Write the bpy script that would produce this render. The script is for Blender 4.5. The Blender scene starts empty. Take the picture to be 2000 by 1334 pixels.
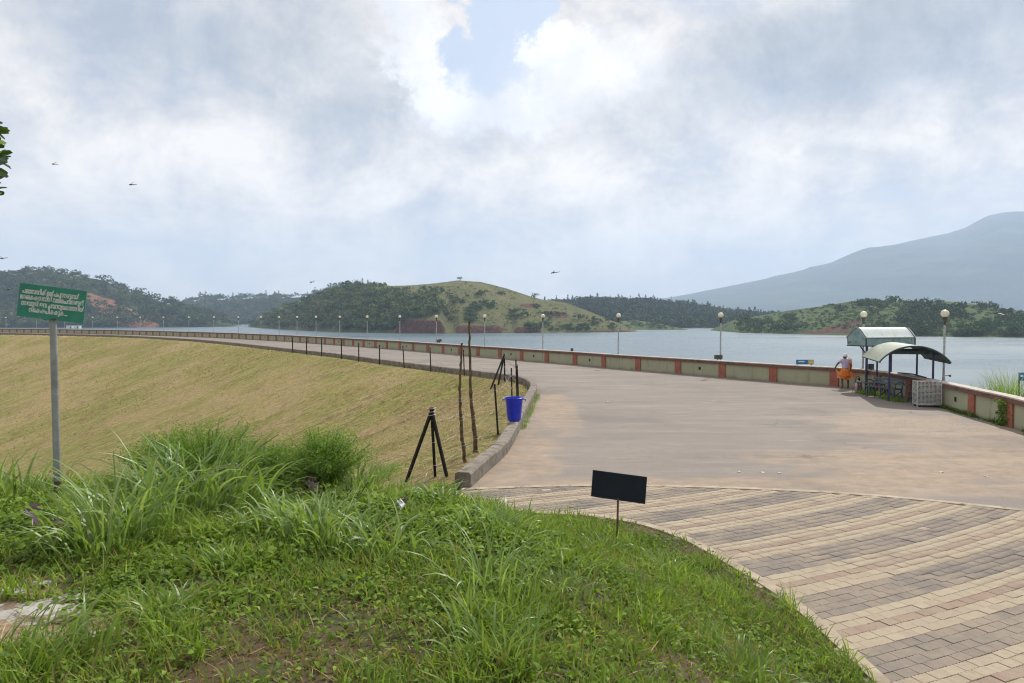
import bpy, bmesh, math, random
import numpy as np
from mathutils import Vector, Matrix, Euler
from mathutils.geometry import tessellate_polygon

random.seed(7)
RNG = np.random.default_rng(11)
R = math.radians
SC = bpy.context.scene
COL = SC.collection

# ------------------------------------------------------------------ camera
FPX, EYE, PIT = 1400.0, 3.2, math.atan(45 / 1400)
cd = bpy.data.cameras.new('camera')
cam = bpy.data.objects.new('camera', cd)
COL.objects.link(cam)
cam.location = (0, 0, EYE)
cam.rotation_euler = (math.pi / 2 - PIT, 0, 0)
cd.sensor_width = 36
cd.lens = 36 * FPX / 2000
cd.clip_start, cd.clip_end = 0.1, 40000
SC.camera = cam

# ------------------------------------------------------------------ sun, exposure
SUN_AZ, SUN_EL = R(30), R(43)          # azimuth to the right of +Y
sl = bpy.data.lights.new('sun', 'SUN')
sl.energy, sl.angle, sl.color = 5.0, R(0.9), (1.0, 0.95, 0.87)
so = bpy.data.objects.new('sun', sl)
COL.objects.link(so)
sdir = Vector((math.sin(SUN_AZ) * math.cos(SUN_EL), math.cos(SUN_AZ) * math.cos(SUN_EL), math.sin(SUN_EL)))
so.rotation_euler = (-sdir).to_track_quat('-Z', 'Y').to_euler()
so.location = (30, 30, 60)
SC.view_settings.view_transform = 'Standard'
SC.view_settings.look = 'None'
SC.view_settings.exposure = 0.0
SC.view_settings.gamma = 1.0
SC.view_settings.use_curve_mapping = False
SC.cycles.max_bounces = 8
SC.cycles.diffuse_bounces = 3
SC.cycles.glossy_bounces = 3
SC.cycles.transmission_bounces = 4
SC.cycles.transparent_max_bounces = 8
SC.cycles.volume_bounces = 1
SC.cycles.caustics_reflective = False
SC.cycles.caustics_refractive = False
SC.cycles.use_denoising = True
SC.cycles.filter_width = 1.15
SC.cycles.sample_clamp_indirect = 6


# ------------------------------------------------------------------ node helper
class NT:
    def __init__(s, tree):
        s.t = tree
        s.n = tree.nodes
        s.l = tree.links

    def new(s, typ, **kw):
        n = s.n.new(typ)
        for k, v in kw.items():
            setattr(n, k, v)
        return n

    def put(s, sock, v):
        if isinstance(v, bpy.types.NodeSocket):
            s.l.new(v, sock)
        elif v is not None:
            if sock.type == 'RGBA' and len(v) == 3:
                v = (*v, 1)
            sock.default_value = v

    def m(s, op, a, b=None, c=None, clamp=False):
        n = s.new('ShaderNodeMath', operation=op, use_clamp=clamp)
        for i, v in enumerate((a, b, c)):
            if v is not None:
                s.put(n.inputs[i], v)
        return n.outputs[0]

    def vm(s, op, a, b=None, out=0, scale=None):
        n = s.new('ShaderNodeVectorMath', operation=op)
        s.put(n.inputs[0], a)
        if b is not None:
            s.put(n.inputs[1], b)
        if scale is not None:
            s.put(n.inputs['Scale'], scale)
        return n.outputs[out]

    def comb(s, x, y, z):
        n = s.new('ShaderNodeCombineXYZ')
        for i, v in enumerate((x, y, z)):
            s.put(n.inputs[i], v)
        return n.outputs[0]

    def sep(s, v):
        n = s.new('ShaderNodeSeparateXYZ')
        s.put(n.inputs[0], v)
        return n.outputs

    def noise(s, vec, scale, detail=4, rough=.55, dist=0, color=False):
        n = s.new('ShaderNodeTexNoise')
        if vec is not None:
            s.put(n.inputs['Vector'], vec)
        n.inputs['Scale'].default_value = scale
        n.inputs['Detail'].default_value = detail
        n.inputs['Roughness'].default_value = rough
        n.inputs['Distortion'].default_value = dist
        return n.outputs['Color' if color else 'Fac']

    def ramp(s, f, pts):
        n = s.new('ShaderNodeValToRGB')
        s.put(n.inputs[0], f)
        e = n.color_ramp.elements
        while len(e) < len(pts):
            e.new(.5)
        for i, (p, c) in enumerate(pts):
            e[i].position = p
            e[i].color = (*c, 1) if len(c) == 3 else c
        return n.outputs[0]

    def sm(s, f, a, b, lo=0., hi=1.):
        n = s.new('ShaderNodeMapRange', interpolation_type='SMOOTHSTEP')
        s.put(n.inputs[0], f)
        for i, v in enumerate((a, b, lo, hi)):
            n.inputs[i + 1].default_value = v
        return n.outputs[0]

    def mix(s, f, a, b, mode='MIX'):
        n = s.new('ShaderNodeMix', data_type='RGBA', blend_type=mode)
        s.put(n.inputs[0], f)
        s.put(n.inputs[6], a)
        s.put(n.inputs[7], b)
        return n.outputs[2]

    def bump(s, h, strength=.3, dist=.02):
        n = s.new('ShaderNodeBump')
        n.inputs['Strength'].default_value = strength
        n.inputs['Distance'].default_value = dist
        s.put(n.inputs['Height'], h)
        return n.outputs[0]


# ------------------------------------------------------------------ world: sky and clouds
world = bpy.data.worlds.new('World')
SC.world = world
world.use_nodes = True
wt = NT(world.node_tree)
wt.n.clear()
sky = wt.new('ShaderNodeTexSky', sky_type='NISHITA')
sky.sun_disc = False
sky.sun_elevation = SUN_EL
sky.sun_rotation = SUN_AZ
sky.air_density, sky.dust_density, sky.ozone_density = 1.0, 2.0, 1.0
g = wt.new('ShaderNodeTexCoord').outputs['Generated']
d = wt.vm('NORMALIZE', g)
dx, dy, dz = wt.sep(d)
az = wt.m('ARCTAN2', dx, dy)
el = wt.m('ARCSINE', wt.m('MAXIMUM', dz, -.2))
zz = wt.m('ADD', wt.m('MAXIMUM', dz, 0.0), .42)
pl = wt.comb(wt.m('DIVIDE', dx, zz), wt.m('DIVIDE', dy, zz), 3.7)           # cloud layer seen in perspective
n_big = wt.noise(pl, .9, 3, .5)
n_mid = wt.noise(pl, 3.0, 8, .6, .3)
n_fin = wt.noise(d, 9.0, 9, .62, .25)
n_puf = wt.noise(d, 5.0, 10, .58)
wr = wt.noise(d, 6.5, 10, .68, color=True)
wx, wy, wz = wt.sep(wr)
w2x, w2y, w2z = wt.sep(wt.noise(d, 26, 8, .65, color=True))
azw = wt.m('ADD', wt.m('ADD', az, wt.m('MULTIPLY_ADD', wx, .22, -.11)), wt.m('MULTIPLY_ADD', w2x, .045, -.0225))
elw = wt.m('ADD', wt.m('ADD', el, wt.m('MULTIPLY_ADD', wy, .16, -.08)), wt.m('MULTIPLY_ADD', w2y, .04, -.02))


def blob(a0, e0, ra, re, soft0, soft1, tilt=0.0, a=azw, e=elw):
    da = wt.m('SUBTRACT', a, a0)
    de = wt.m('SUBTRACT', e, e0)
    if tilt:
        de = wt.m('MULTIPLY_ADD', da, -tilt, de)
    r = wt.m('SQRT', wt.m('ADD', wt.m('POWER', wt.m('DIVIDE', da, ra), 2), wt.m('POWER', wt.m('DIVIDE', de, re), 2)))
    return wt.sm(r, soft1, soft0)


skyc = wt.vm('SCALE', sky.outputs[0], scale=.10)
blue = wt.mix(.75, skyc, (.68, .80, 1.0))
cl_light = wt.ramp(wt.m('ADD', wt.m('MULTIPLY', n_mid, .55), wt.m('MULTIPLY', n_fin, .45)),
                   [(.38, (.56, .60, .70)), (.46, (.82, .79, .78)), (.52, (1.04, .97, .90)), (.61, (1.32, 1.21, 1.10))])
dark = wt.mix(wt.sm(n_fin, .3, .7), (.33, .385, .45), (.56, .60, .66))
white = wt.mix(wt.sm(n_puf, .35, .62), (.95, .95, .98), (1.28, 1.26, 1.26))
c = cl_light
# thin breaks that show the blue, over the whole sky
gap = wt.m('MULTIPLY', wt.sm(n_mid, .50, .36), wt.sm(n_big, .62, .40))
c = wt.mix(wt.m('MULTIPLY', gap, .55), c, blue)
# grey bellies of the high clouds
dk = wt.m('MULTIPLY', wt.m('MULTIPLY', wt.sm(n_big, .46, .70), wt.sm(el, .16, .36)), .5)
for b in (blob(.47, .325, .42, .11, .25, 1.15, .10), wt.m('MULTIPLY', blob(-.36, .33, .34, .09, .0, 1.25, -.10), .85),
          wt.m('MULTIPLY', blob(-.22, .28, .22, .07, .0, 1.25), .75)):
    dk = wt.m('MAXIMUM', dk, b)
c = wt.mix(wt.m('MULTIPLY', dk, .82), c, dark)
# the open blue hole and the lit cumulus heads round it
hole = wt.m('MAXIMUM', blob(.00, .42, .085, .12, .80, 1.0, -.5), blob(-.045, .33, .055, .06, .75, 1.0))
c = wt.mix(wt.m('MULTIPLY', hole, .92), c, blue)
for b in (blob(-.13, .38, .055, .12, .40, 1.05, 0), blob(.075, .345, .075, .05, .6, 1.0), blob(.10, .32, .13, .06, .1, 1.2), blob(.0, .285, .09, .04, .3, 1.15),
          blob(-.09, .285, .09, .05, .3, 1.2)):
    c = wt.mix(wt.m('MULTIPLY', b, .9), c, white)
# thicker, whiter cloud low down
c = wt.mix(wt.m('MULTIPLY', wt.sm(el, .22, .02), .42), c, (1.13, 1.03, .91))
# below the horizon
c = wt.mix(wt.sm(dz, 0.0, -.06), c, (.30, .33, .34))
bg = wt.new('ShaderNodeBackground')
wt.put(bg.inputs[0], c)
bg.inputs[1].default_value = 1.0
out = wt.new('ShaderNodeOutputWorld')
wt.l.new(bg.outputs[0], out.inputs[0])


# ------------------------------------------------------------------ projection and numeric helpers
def ray(px, py):
    a, b = (px - 1000) / FPX, (667 - py) / FPX
    return (a, math.cos(PIT) + b * math.sin(PIT), -math.sin(PIT) + b * math.cos(PIT))


def onz(px, py, z=0.0):
    r = ray(px, py)
    t = (z - EYE) / r[2]
    return (r[0] * t, r[1] * t, z)


def at(px, py, Y):
    r = ray(px, py)
    t = Y / r[1]
    return (r[0] * t, Y, EYE + r[2] * t)


def proj(x, y, z):
    zz_ = z - EYE
    f = y * math.cos(PIT) - zz_ * math.sin(PIT)
    u = y * math.sin(PIT) + zz_ * math.cos(PIT)
    return 1000 + FPX * x / f, 667 - FPX * u / f


def catmull(pts, step):
    pts = np.array(pts, float)
    P = np.vstack([2 * pts[0] - pts[1], pts, 2 * pts[-1] - pts[-2]])
    o = []
    for i in range(1, len(P) - 2):
        p0, p1, p2, p3 = P[i - 1:i + 3]
        for t in np.linspace(0, 1, 24, endpoint=False):
            o.append(.5 * (2 * p1 + (p2 - p0) * t + (2 * p0 - 5 * p1 + 4 * p2 - p3) * t * t + (3 * p1 - p0 - 3 * p2 + p3) * t ** 3))
    o.append(pts[-1])
    o = np.array(o)
    s = np.r_[0, np.cumsum(np.linalg.norm(np.diff(o, axis=0), axis=1))]
    n = max(2, int(round(s[-1] / step)) + 1)
    q = np.linspace(0, s[-1], n)
    return np.stack([np.interp(q, s, o[:, k]) for k in range(o.shape[1])], 1)


def normals2(p):
    t = np.gradient(p, axis=0)
    t /= np.linalg.norm(t, axis=1)[:, None]
    return np.stack([-t[:, 1], t[:, 0]], 1)       # left of the travel direction


def polydist(pts, poly):
    """distance of pts (N,2) to a polyline, with arclength and signed side (left +)"""
    best = np.full(len(pts), 1e9)
    s_at = np.zeros(len(pts))
    side = np.ones(len(pts))
    s0 = 0.0
    for a, b in zip(poly[:-1], poly[1:]):
        ab = b - a
        L = np.hypot(*ab)
        t = np.clip(((pts - a) @ ab) / (L * L), 0, 1)
        q = a + t[:, None] * ab
        dd = np.hypot(*(pts - q).T)
        k = dd < best
        cr = ab[0] * (pts[:, 1] - a[1]) - ab[1] * (pts[:, 0] - a[0])
        best[k] = dd[k]
        s_at[k] = s0 + t[k] * L
        side[k] = np.sign(cr[k])
        s0 += L
    return best, s_at, side


def inpoly(pts, poly):
    x, y = pts[:, 0], pts[:, 1]
    r = np.zeros(len(pts), bool)
    n = len(poly)
    for i in range(n):
        x1, y1 = poly[i]
        x2, y2 = poly[(i + 1) % n]
        k = ((y1 > y) != (y2 > y)) & (x < (x2 - x1) * (y - y1) / (y2 - y1 + 1e-12) + x1)
        r ^= k
    return r


def vnoise(x, y, seed=0):
    """smooth value noise, -1..1"""
    rs = np.random.default_rng(seed).random((256, 256))
    xi, yi = np.floor(x).astype(int), np.floor(y).astype(int)
    fx, fy = x - xi, y - yi
    fx, fy = fx * fx * (3 - 2 * fx), fy * fy * (3 - 2 * fy)
    g_ = lambda i, j: rs[i % 256, j % 256]
    v = (g_(xi, yi) * (1 - fx) + g_(xi + 1, yi) * fx) * (1 - fy) + (g_(xi, yi + 1) * (1 - fx) + g_(xi + 1, yi + 1) * fx) * fy
    return v * 2 - 1


def fbm(x, y, oct_=4, seed=0):
    v, a = 0, 1
    for i in range(oct_):
        v = v + a * vnoise(x * 2 ** i + 17.3 * i, y * 2 ** i - 9.1 * i, seed + i)
        a *= .5
    return v / 1.9


# ------------------------------------------------------------------ mesh helpers
class MB:
    def __init__(s):
        s.v, s.f, s.mi = [], [], []

    def add(s, vs, fs, mi=0):
        o = len(s.v)
        s.v += [tuple(map(float, p)) for p in vs]
        s.f += [tuple(o + i for i in f) for f in fs]
        s.mi += [mi] * len(fs)
        return s

    def box(s, c, size, rot=None, mi=0, taper=1.0):
        hx, hy, hz = size[0] / 2, size[1] / 2, size[2] / 2
        vs = []
        for z in (-1, 1):
            k = taper if z > 0 else 1
            vs += [(-hx * k, -hy * k, z * hz), (hx * k, -hy * k, z * hz), (hx * k, hy * k, z * hz), (-hx * k, hy * k, z * hz)]
        if rot is not None:
            M = rot if isinstance(rot, Matrix) else Matrix.Rotation(rot, 3, 'Z')
            vs = [M @ Vector(v) for v in vs]
        vs = [(v[0] + c[0], v[1] + c[1], v[2] + c[2]) for v in vs]
        return s.add(vs, [(3, 2, 1, 0), (4, 5, 6, 7), (0, 1, 5, 4), (1, 2, 6, 5), (2, 3, 7, 6), (3, 0, 4, 7)], mi)

    def beam(s, a, b, w, h=None, mi=0):
        a, b = Vector(a), Vector(b)
        dd = b - a
        q = dd.to_track_quat('Z', 'Y').to_matrix()
        return s.box((a + b) / 2, (w, h or w, dd.length), q, mi)

    def tube(s, path, rad, n=8, mi=0, cap=True):
        path = [Vector(p) for p in path]
        if not hasattr(rad, '__len__'):
            rad = [rad] * len(path)
        vs, fs = [], []
        ref = Vector((0, 0, 1))
        for i, p in enumerate(path):
            t = (path[min(i + 1, len(path) - 1)] - path[max(i - 1, 0)]).normalized()
            r_ = Vector((1, 0, 0)) if abs(t.dot(ref)) > .95 else ref
            u = t.cross(r_).normalized()
            w = t.cross(u)
            for k in range(n):
                a = 2 * math.pi * k / n
                vs.append(p + (u * math.cos(a) + w * math.sin(a)) * rad[i])
        for i in range(len(path) - 1):
            for k in range(n):
                fs.append((i * n + k, i * n + (k + 1) % n, (i + 1) * n + (k + 1) % n, (i + 1) * n + k))
        if cap:
            fs.append(tuple(range(n))[::-1])
            fs.append(tuple((len(path) - 1) * n + k for k in range(n)))
        return s.add(vs, fs, mi)

    def lathe(s, prof, c=(0, 0, 0), n=20, mi=0):
        vs, fs = [], []
        for r_, z in prof:
            for k in range(n):
                a = 2 * math.pi * k / n
                vs.append((c[0] + r_ * math.cos(a), c[1] + r_ * math.sin(a), c[2] + z))
        for i in range(len(prof) - 1):
            for k in range(n):
                fs.append((i * n + k, i * n + (k + 1) % n, (i + 1) * n + (k + 1) % n, (i + 1) * n + k))
        return s.add(vs, fs, mi)

    def sheet(s, grid, thick=0.0, mi=0):
        """grid: rows of points; optional thickness along the vertex normal"""
        G = np.array(grid, float)
        a, b = G.shape[:2]
        if thick:
            du = np.gradient(G, axis=0)
            dv = np.gradient(G, axis=1)
            nn = np.cross(du, dv)
            nn /= np.linalg.norm(nn, axis=2)[..., None] + 1e-9
            layers = [G, G - nn * thick]
        else:
            layers = [G]
        vs = np.concatenate([l.reshape(-1, 3) for l in layers])
        fs = []
        for k in range(len(layers)):
            o = k * a * b
            for i in range(a - 1):
                for j in range(b - 1):
                    q = (o + i * b + j, o + (i + 1) * b + j, o + (i + 1) * b + j + 1, o + i * b + j + 1)
                    fs.append(q if k == 0 else q[::-1])
        if thick:
            o = a * b
            ring = [(i, 0) for i in range(a)] + [(a - 1, j) for j in range(1, b)] + [(i, b - 1) for i in range(a - 2, -1, -1)] + [(0, j) for j in range(b - 2, 0, -1)]
            idx = [i * b + j for i, j in ring]
            for p, q in zip(idx, idx[1:] + idx[:1]):
                fs.append((q, p, p + o, q + o))
        return s.add(vs, fs, mi)

    def mesh(s, name, mats, smooth=False):
        me = bpy.data.meshes.new(name)
        me.from_pydata(s.v, [], s.f)
        for m_ in (mats if isinstance(mats, (list, tuple)) else [mats]):
            me.materials.append(m_)
        if any(s.mi):
            me.polygons.foreach_set('material_index', s.mi)
        if smooth:
            me.polygons.foreach_set('use_smooth', [True] * len(me.polygons))
            me.set_sharp_from_angle(angle=R(smooth if smooth is not True else 40))
        me.update()
        return me

    def build(s, name, mats, parent=None, smooth=False, loc=None, **kw):
        return link(name, s.mesh(name, mats, smooth), parent, loc, **kw)


def link(name, me, parent=None, loc=None, rot=None, **kw):
    o = bpy.data.objects.new(name, me)
    COL.objects.link(o)
    o.parent = parent
    if loc is not None:
        o.location = loc
    if rot is not None:
        o.rotation_euler = rot
    for k, v in kw.items():
        o[k] = v
    return o


def empty(name, loc, label, category, group=None, rz=0):
    o = bpy.data.objects.new(name, None)
    COL.objects.link(o)
    o.location = loc
    o.rotation_euler = (0, 0, rz)
    o.empty_display_size = .2
    o['label'], o['category'] = label, category
    if group:
        o['group'] = group
    return o


def tag(o, label, category, group=None):
    o['label'], o['category'] = label, category
    if group:
        o['group'] = group
    return o


def struct(o):
    o['kind'] = 'structure'
    return o


def fastmesh(name, V, F, mats, attrs=None, smooth=False, uv=None, mi=None):
    """V (N,3); F (M,k) with k 3 or 4"""
    me = bpy.data.meshes.new(name)
    V = np.ascontiguousarray(V, np.float32)
    F = np.ascontiguousarray(F, np.int32)
    M, k = F.shape
    me.vertices.add(len(V))
    me.vertices.foreach_set('co', V.ravel())
    me.loops.add(M * k)
    me.loops.foreach_set('vertex_index', F.ravel())
    me.polygons.add(M)
    me.polygons.foreach_set('loop_start', np.arange(0, M * k, k, dtype=np.int32))
    try:
        me.polygons.foreach_set('loop_total', np.full(M, k, np.int32))
    except Exception:
        pass
    for m_ in (mats if isinstance(mats, (list, tuple)) else [mats]):
        me.materials.append(m_)
    if mi is not None:
        me.polygons.foreach_set('material_index', np.ascontiguousarray(mi, np.int32))
    if smooth:
        me.polygons.foreach_set('use_smooth', np.ones(M, bool))
    for nme, arr in (attrs or {}).items():
        at_ = me.attributes.new(nme, 'FLOAT', 'POINT')
        at_.data.foreach_set('value', np.ascontiguousarray(arr, np.float32))
    if uv is not None:
        u = me.uv_layers.new(name='map')
        u.data.foreach_set('uv', np.ascontiguousarray(uv[F.ravel()], np.float32).ravel())
    me.update(calc_edges=True)
    me.validate()
    return me


def gridmesh(name, X, Y, Z, mats, attrs=None, smooth=True, uv=None, keep=None):
    a, b = X.shape
    V = np.stack([X, Y, Z], 2).reshape(-1, 3)
    I = np.arange(a * b).reshape(a, b)
    F = np.stack([I[:-1, :-1], I[1:, :-1], I[1:, 1:], I[:-1, 1:]], 2).reshape(-1, 4)
    if keep is not None:
        F = F[keep.reshape(-1)[F].all(1)]
    at_ = {k: v.reshape(-1) for k, v in (attrs or {}).items()}
    return fastmesh(name, V, F, mats, at_, smooth, uv.reshape(-1, 2) if uv is not None else None)


# ------------------------------------------------------------------ materials
def material(name):
    m_ = bpy.data.materials.new(name)
    m_.use_nodes = True
    t = NT(m_.node_tree)
    t.n.clear()
    o = t.new('ShaderNodeOutputMaterial')
    b = t.new('ShaderNodeBsdfPrincipled')
    t.l.new(b.outputs[0], o.inputs[0])
    t.out, t.b = o, b
    b.inputs['Specular IOR Level'].default_value = .35
    return m_, t


def finish(t, col, rough=.8, normal=None, metal=0.0):
    t.put(t.b.inputs['Base Color'], col)
    t.put(t.b.inputs['Roughness'], rough)
    t.b.inputs['Metallic'].default_value = metal
    if normal is not None:
        t.put(t.b.inputs['Normal'], normal)


def pos(t):
    return t.new('ShaderNodeNewGeometry').outputs['Position']


def objco(t):
    return t.new('ShaderNodeTexCoord').outputs['Object']


def attr(t, n):
    a = t.new('ShaderNodeAttribute')
    a.attribute_name = n
    return a.outputs['Fac']


def simple(name, c1, c2, scale=6, rough=.7, metal=0, bump=.15, detail=6, spots=None, bdist=.01, lo=.35, hi=.65):
    m_, t = material(name)
    p = objco(t)
    f = t.noise(p, scale, detail, .6)
    c_ = t.ramp(f, [(lo, c1), (hi, c2)])
    if spots:
        n2 = t.noise(p, spots[1], 8, .65)
        c_ = t.mix(t.sm(n2, spots[2], spots[2] + .10), c_, spots[0])
    finish(t, c_, rough, t.bump(t.noise(p, scale * 5, 5, .6), bump, bdist), metal)
    return m_


def leafmat(name, stops, trans=.35, rough=.5, tint=True, scale=3.0, tstops=None, spec=.35):
    """thin leaf: reflects and lets light through; 'tint' is each blade's own colour"""
    m_, t = material(name)
    f = attr(t, 'tint') if tint else t.new('ShaderNodeObjectInfo').outputs['Random']
    f = t.m('ADD', f, t.m('MULTIPLY_ADD', t.noise(pos(t), scale, 3), .5, -.25), clamp=True)
    c_ = t.ramp(f, stops)
    t.b.inputs['Specular IOR Level'].default_value = spec
    finish(t, c_, rough)
    tr = t.new('ShaderNodeBsdfTranslucent')
    t.put(tr.inputs[0], t.mix(1.0, c_, tstops or (1.0, 1.0, .45), 'MULTIPLY'))
    ms = t.new('ShaderNodeMixShader')
    ms.inputs[0].default_value = trans
    t.l.new(t.b.outputs[0], ms.inputs[1])
    t.l.new(tr.outputs[0], ms.inputs[2])
    t.l.new(ms.outputs[0], t.out.inputs[0])
    return m_


MAT = {}

# ------------------------------------------------------------------ plan curves of the dam crest
WALL_H = .92
wall_ctrl = [(9.5, 4.0), (12.2, 12.0), (13.7, 17.3), (14.7, 21.1), (15.1, 23.3), (15.55, 25.8), (15.95, 28.8), (16.05, 31.2), (15.75, 32.8), (15.1, 33.9),
             (13.7, 35.6), (11.2, 39.2), (10.1, 40.9), (8.3, 43.4), (6.5, 46.0), (4.8, 48.9), (2.95, 51.6), (1.2, 54.1), (-.6, 57.0),
             (-2.7, 59.9), (-6.1, 65.2), (-9.8, 70.9), (-13.8, 76.9), (-17.2, 81.2), (-20.6, 85.8), (-26, 92.8), (-31.4, 99.7),
             (-38, 107), (-45.3, 115), (-55.4, 124.3), (-75.4, 140.7), (-96.4, 153.6), (-117.6, 164.6), (-160, 184), (-230, 208)]
kerb_ctrl = [(-.78, 13.45), (-.5, 14.9), (-.1, 17), (.2, 20.1), (.42, 22.9), (.78, 27.1), (1.08, 31), (1.08, 33.4), (.7, 35.7), (0, 37.5),
             (-1.2, 39.2), (-2.9, 41.7), (-5, 44.8), (-7.3, 48.3), (-9.6, 52), (-14.1, 59.2), (-18.8, 65.9), (-22.1, 70.5),
             (-28.9, 80.3), (-35.6, 89.5), (-46.4, 103), (-66, 122.5), (-85.2, 135.5), (-104, 145.5), (-125, 155), (-165, 173), (-235, 197)]
WALL = catmull(wall_ctrl, .35)
KERB = catmull(kerb_ctrl, .25)
KERB_L = KERB + normals2(KERB) * .31            # grass side of the kerb
SLOPE = .37


def emb_z(x, y):
    p = np.stack([np.ravel(x), np.ravel(y)], 1)
    dd, s, side = polydist(p, KERB_L[::3])
    sd = dd * side
    q = np.maximum(sd - .25, 0)
    drop = SLOPE * (np.sqrt(q * q + .6) - math.sqrt(.6))
    z = np.where(sd > 0, -.03 - drop, -.03 - 1.5 * np.minimum(-sd, .5))
    z = z + np.where(sd > .3, 1, 0) * np.minimum(np.maximum(sd - .3, 0), 1) * (.07 * fbm(p[:, 0] * .8, p[:, 1] * .8, 3, 5))
    # raked gullies that run straight up the slope
    gul = np.maximum(vnoise(s * .55, sd * .03, 31), .45) - .45
    z = z - .16 * gul * np.clip((sd - 1) / 3, 0, 1)
    return z.reshape(np.shape(x)), s.reshape(np.shape(x)), sd.reshape(np.shape(x))


MOUND = np.array([(3.3, -8), (3.22, 4.5), (3.2, 6.3), (3.12, 7.9), (2.82, 9.2), (2.5, 10.2), (2.0, 11.0), (1.2, 11.5), (.33, 11.65), (-.75, 12.35), (-1.25, 13.1),
                  (-3, 12.7), (-6, 11.9), (-10, 11), (-26, 9), (-26, -8)])


def mound_z(x, y):
    p = np.stack([np.ravel(x), np.ravel(y)], 1)
    dd, _, _ = polydist(p, np.vstack([MOUND, MOUND[:1]]))
    ins = inpoly(p, MOUND)
    zp = 1.62 - .056 * np.maximum(p[:, 1], 0)
    q = np.clip(dd / (3.3 + .5 * np.clip(p[:, 1] - 6, 0, 6) * np.clip((p[:, 0] + 4) / 3, 0, 1)), 0, 1)
    z = np.where(ins, zp * q * q * (3 - 2 * q), -.7 * dd)
    z = z + np.where(ins, np.minimum(dd, .6) / .6, 0) * (.05 * fbm(p[:, 0] * 1.1, p[:, 1] * 1.1, 4, 2))
    return z.reshape(np.shape(x))


def ground(x, y):
    x, y = np.asarray(x, float), np.asarray(y, float)
    return np.maximum(mound_z(x, y), emb_z(x, y)[0])


def plant_at(px, py):
    """where the line of sight through a point of the picture meets the bank"""
    r_ = ray(px, py)
    t = np.linspace(1.5, 30, 1500)
    zz_ = EYE + r_[2] * t - ground(r_[0] * t, r_[1] * t)
    k = int(np.argmax(zz_ < 0))
    return r_[0] * t[k], r_[1] * t[k], float(ground(r_[0] * t[k], r_[1] * t[k]))


# ------------------------------------------------------------------ materials of the ground
def m_asphalt():
    m_, t = material('dusty_asphalt')
    p = pos(t)
    x, y, _ = t.sep(p)
    st = t.comb(t.m('MULTIPLY', x, .35), y, 0)
    n1 = t.noise(st, .45, 6, .6)
    n2 = t.noise(p, 3.0, 8, .75)
    n3 = t.noise(p, 38, 4, .75)
    n4 = t.noise(p, .25, 4, .5)
    n6 = t.noise(st, 1.3, 9, .75)
    base = t.ramp(t.m('ADD', t.m('MULTIPLY', n1, .6), t.m('MULTIPLY', n2, .4)), [(.34, (.158, .139, .127)), (.5, (.202, .177, .159)), (.66, (.25, .216, .189))])
    base = t.mix(t.sm(n3, .34, .68), t.mix(.34, base, (.10, .09, .085)), t.mix(.26, base, (.46, .41, .35)))
    base = t.mix(t.m('MULTIPLY', t.sm(t.noise(t.comb(t.m('MULTIPLY', x, .12), y, 7), 1.1, 7, .7), .5, .68), .4), base, (.36, .30, .25))
    # blown sand by the kerb, at the foot of the wall and in the right-hand corner
    def gb(cx, cy, rx, ry, tilt=0.):
        u, v = t.m('SUBTRACT', x, cx), t.m('SUBTRACT', y, cy)
        if tilt:
            u = t.m('MULTIPLY_ADD', v, -tilt, u)
        return t.m('ADD', t.m('POWER', t.m('DIVIDE', u, rx), 2), t.m('POWER', t.m('DIVIDE', v, ry), 2))
    nz = t.m('MULTIPLY_ADD', t.m('ADD', t.m('MULTIPLY', n1, .55), t.m('MULTIPLY', n2, .45)), 4.4, -2.2)
    nz = t.m('ADD', nz, t.m('MULTIPLY_ADD', t.noise(p, .7, 4, .6), 5.0, -2.5))
    s = None
    for a in (gb(.05, 17.5, 1.1, 6.5, .07), gb(1.3, 25, .9, 6, .05), gb(9.5, 15.5, 3.6, 2.0), gb(12.5, 20, 3.0, 4.0), gb(5, 13.6, 9, .8)):
        k = t.sm(t.m('ADD', a, nz), 1.5, .3)
        s = k if s is None else t.m('MAXIMUM', s, k)
    sand = t.mix(t.sm(n2, .3, .7), (.27, .20, .14), (.39, .30, .215))
    col = t.mix(t.m('MULTIPLY', t.m('MULTIPLY', s, .75), t.sm(t.noise(st, 1.6, 8, .7), .30, .58, .35, 1.0)), base, sand)
    # broken stony patch in the right-hand corner
    gv = t.sm(t.m('ADD', gb(13.0, 21.5, 3.4, 3.6), nz), 1.3, .3)
    vo = t.new('ShaderNodeTexVoronoi')
    t.put(vo.inputs['Vector'], p)
    vo.inputs['Scale'].default_value = 34
    stone = t.ramp(vo.outputs['Color'], [(.2, (.16, .14, .12)), (.6, (.30, .26, .22)), (.9, (.46, .42, .36))])
    col = t.mix(t.m('MULTIPLY', gv, .38), col, stone)
    col = t.mix(t.m('MULTIPLY', t.sm(n6, .52, .70), .35), col, (.42, .355, .29))
    col = t.mix(t.m('MULTIPLY', t.sm(n6, .46, .32), .40), col, (.13, .115, .105))
    vc = t.new('ShaderNodeTexVoronoi', feature='DISTANCE_TO_EDGE')
    t.put(vc.inputs['Vector'], t.vm('ADD', p, t.vm('SCALE', t.noise(p, .8, 5, .6, color=True), scale=1.6)))
    vc.inputs['Scale'].default_value = .22
    crack = t.m('MULTIPLY', t.sm(vc.outputs['Distance'], .008, .002), t.sm(n4, .50, .60))
    col = t.mix(t.m('MULTIPLY', crack, .45), col, (.07, .06, .055))
    # faint tyre lines and a few damp stains
    col = t.mix(t.m('MULTIPLY', t.sm(n4, .52, .68), .40), col, (.13, .12, .112))
    h = t.m('ADD', t.m('MULTIPLY', n3, .5), t.m('MULTIPLY', n2, .5))
    finish(t, col, .9, t.bump(h, .35, .012))
    t.b.inputs['Specular IOR Level'].default_value = .2
    return m_


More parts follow.
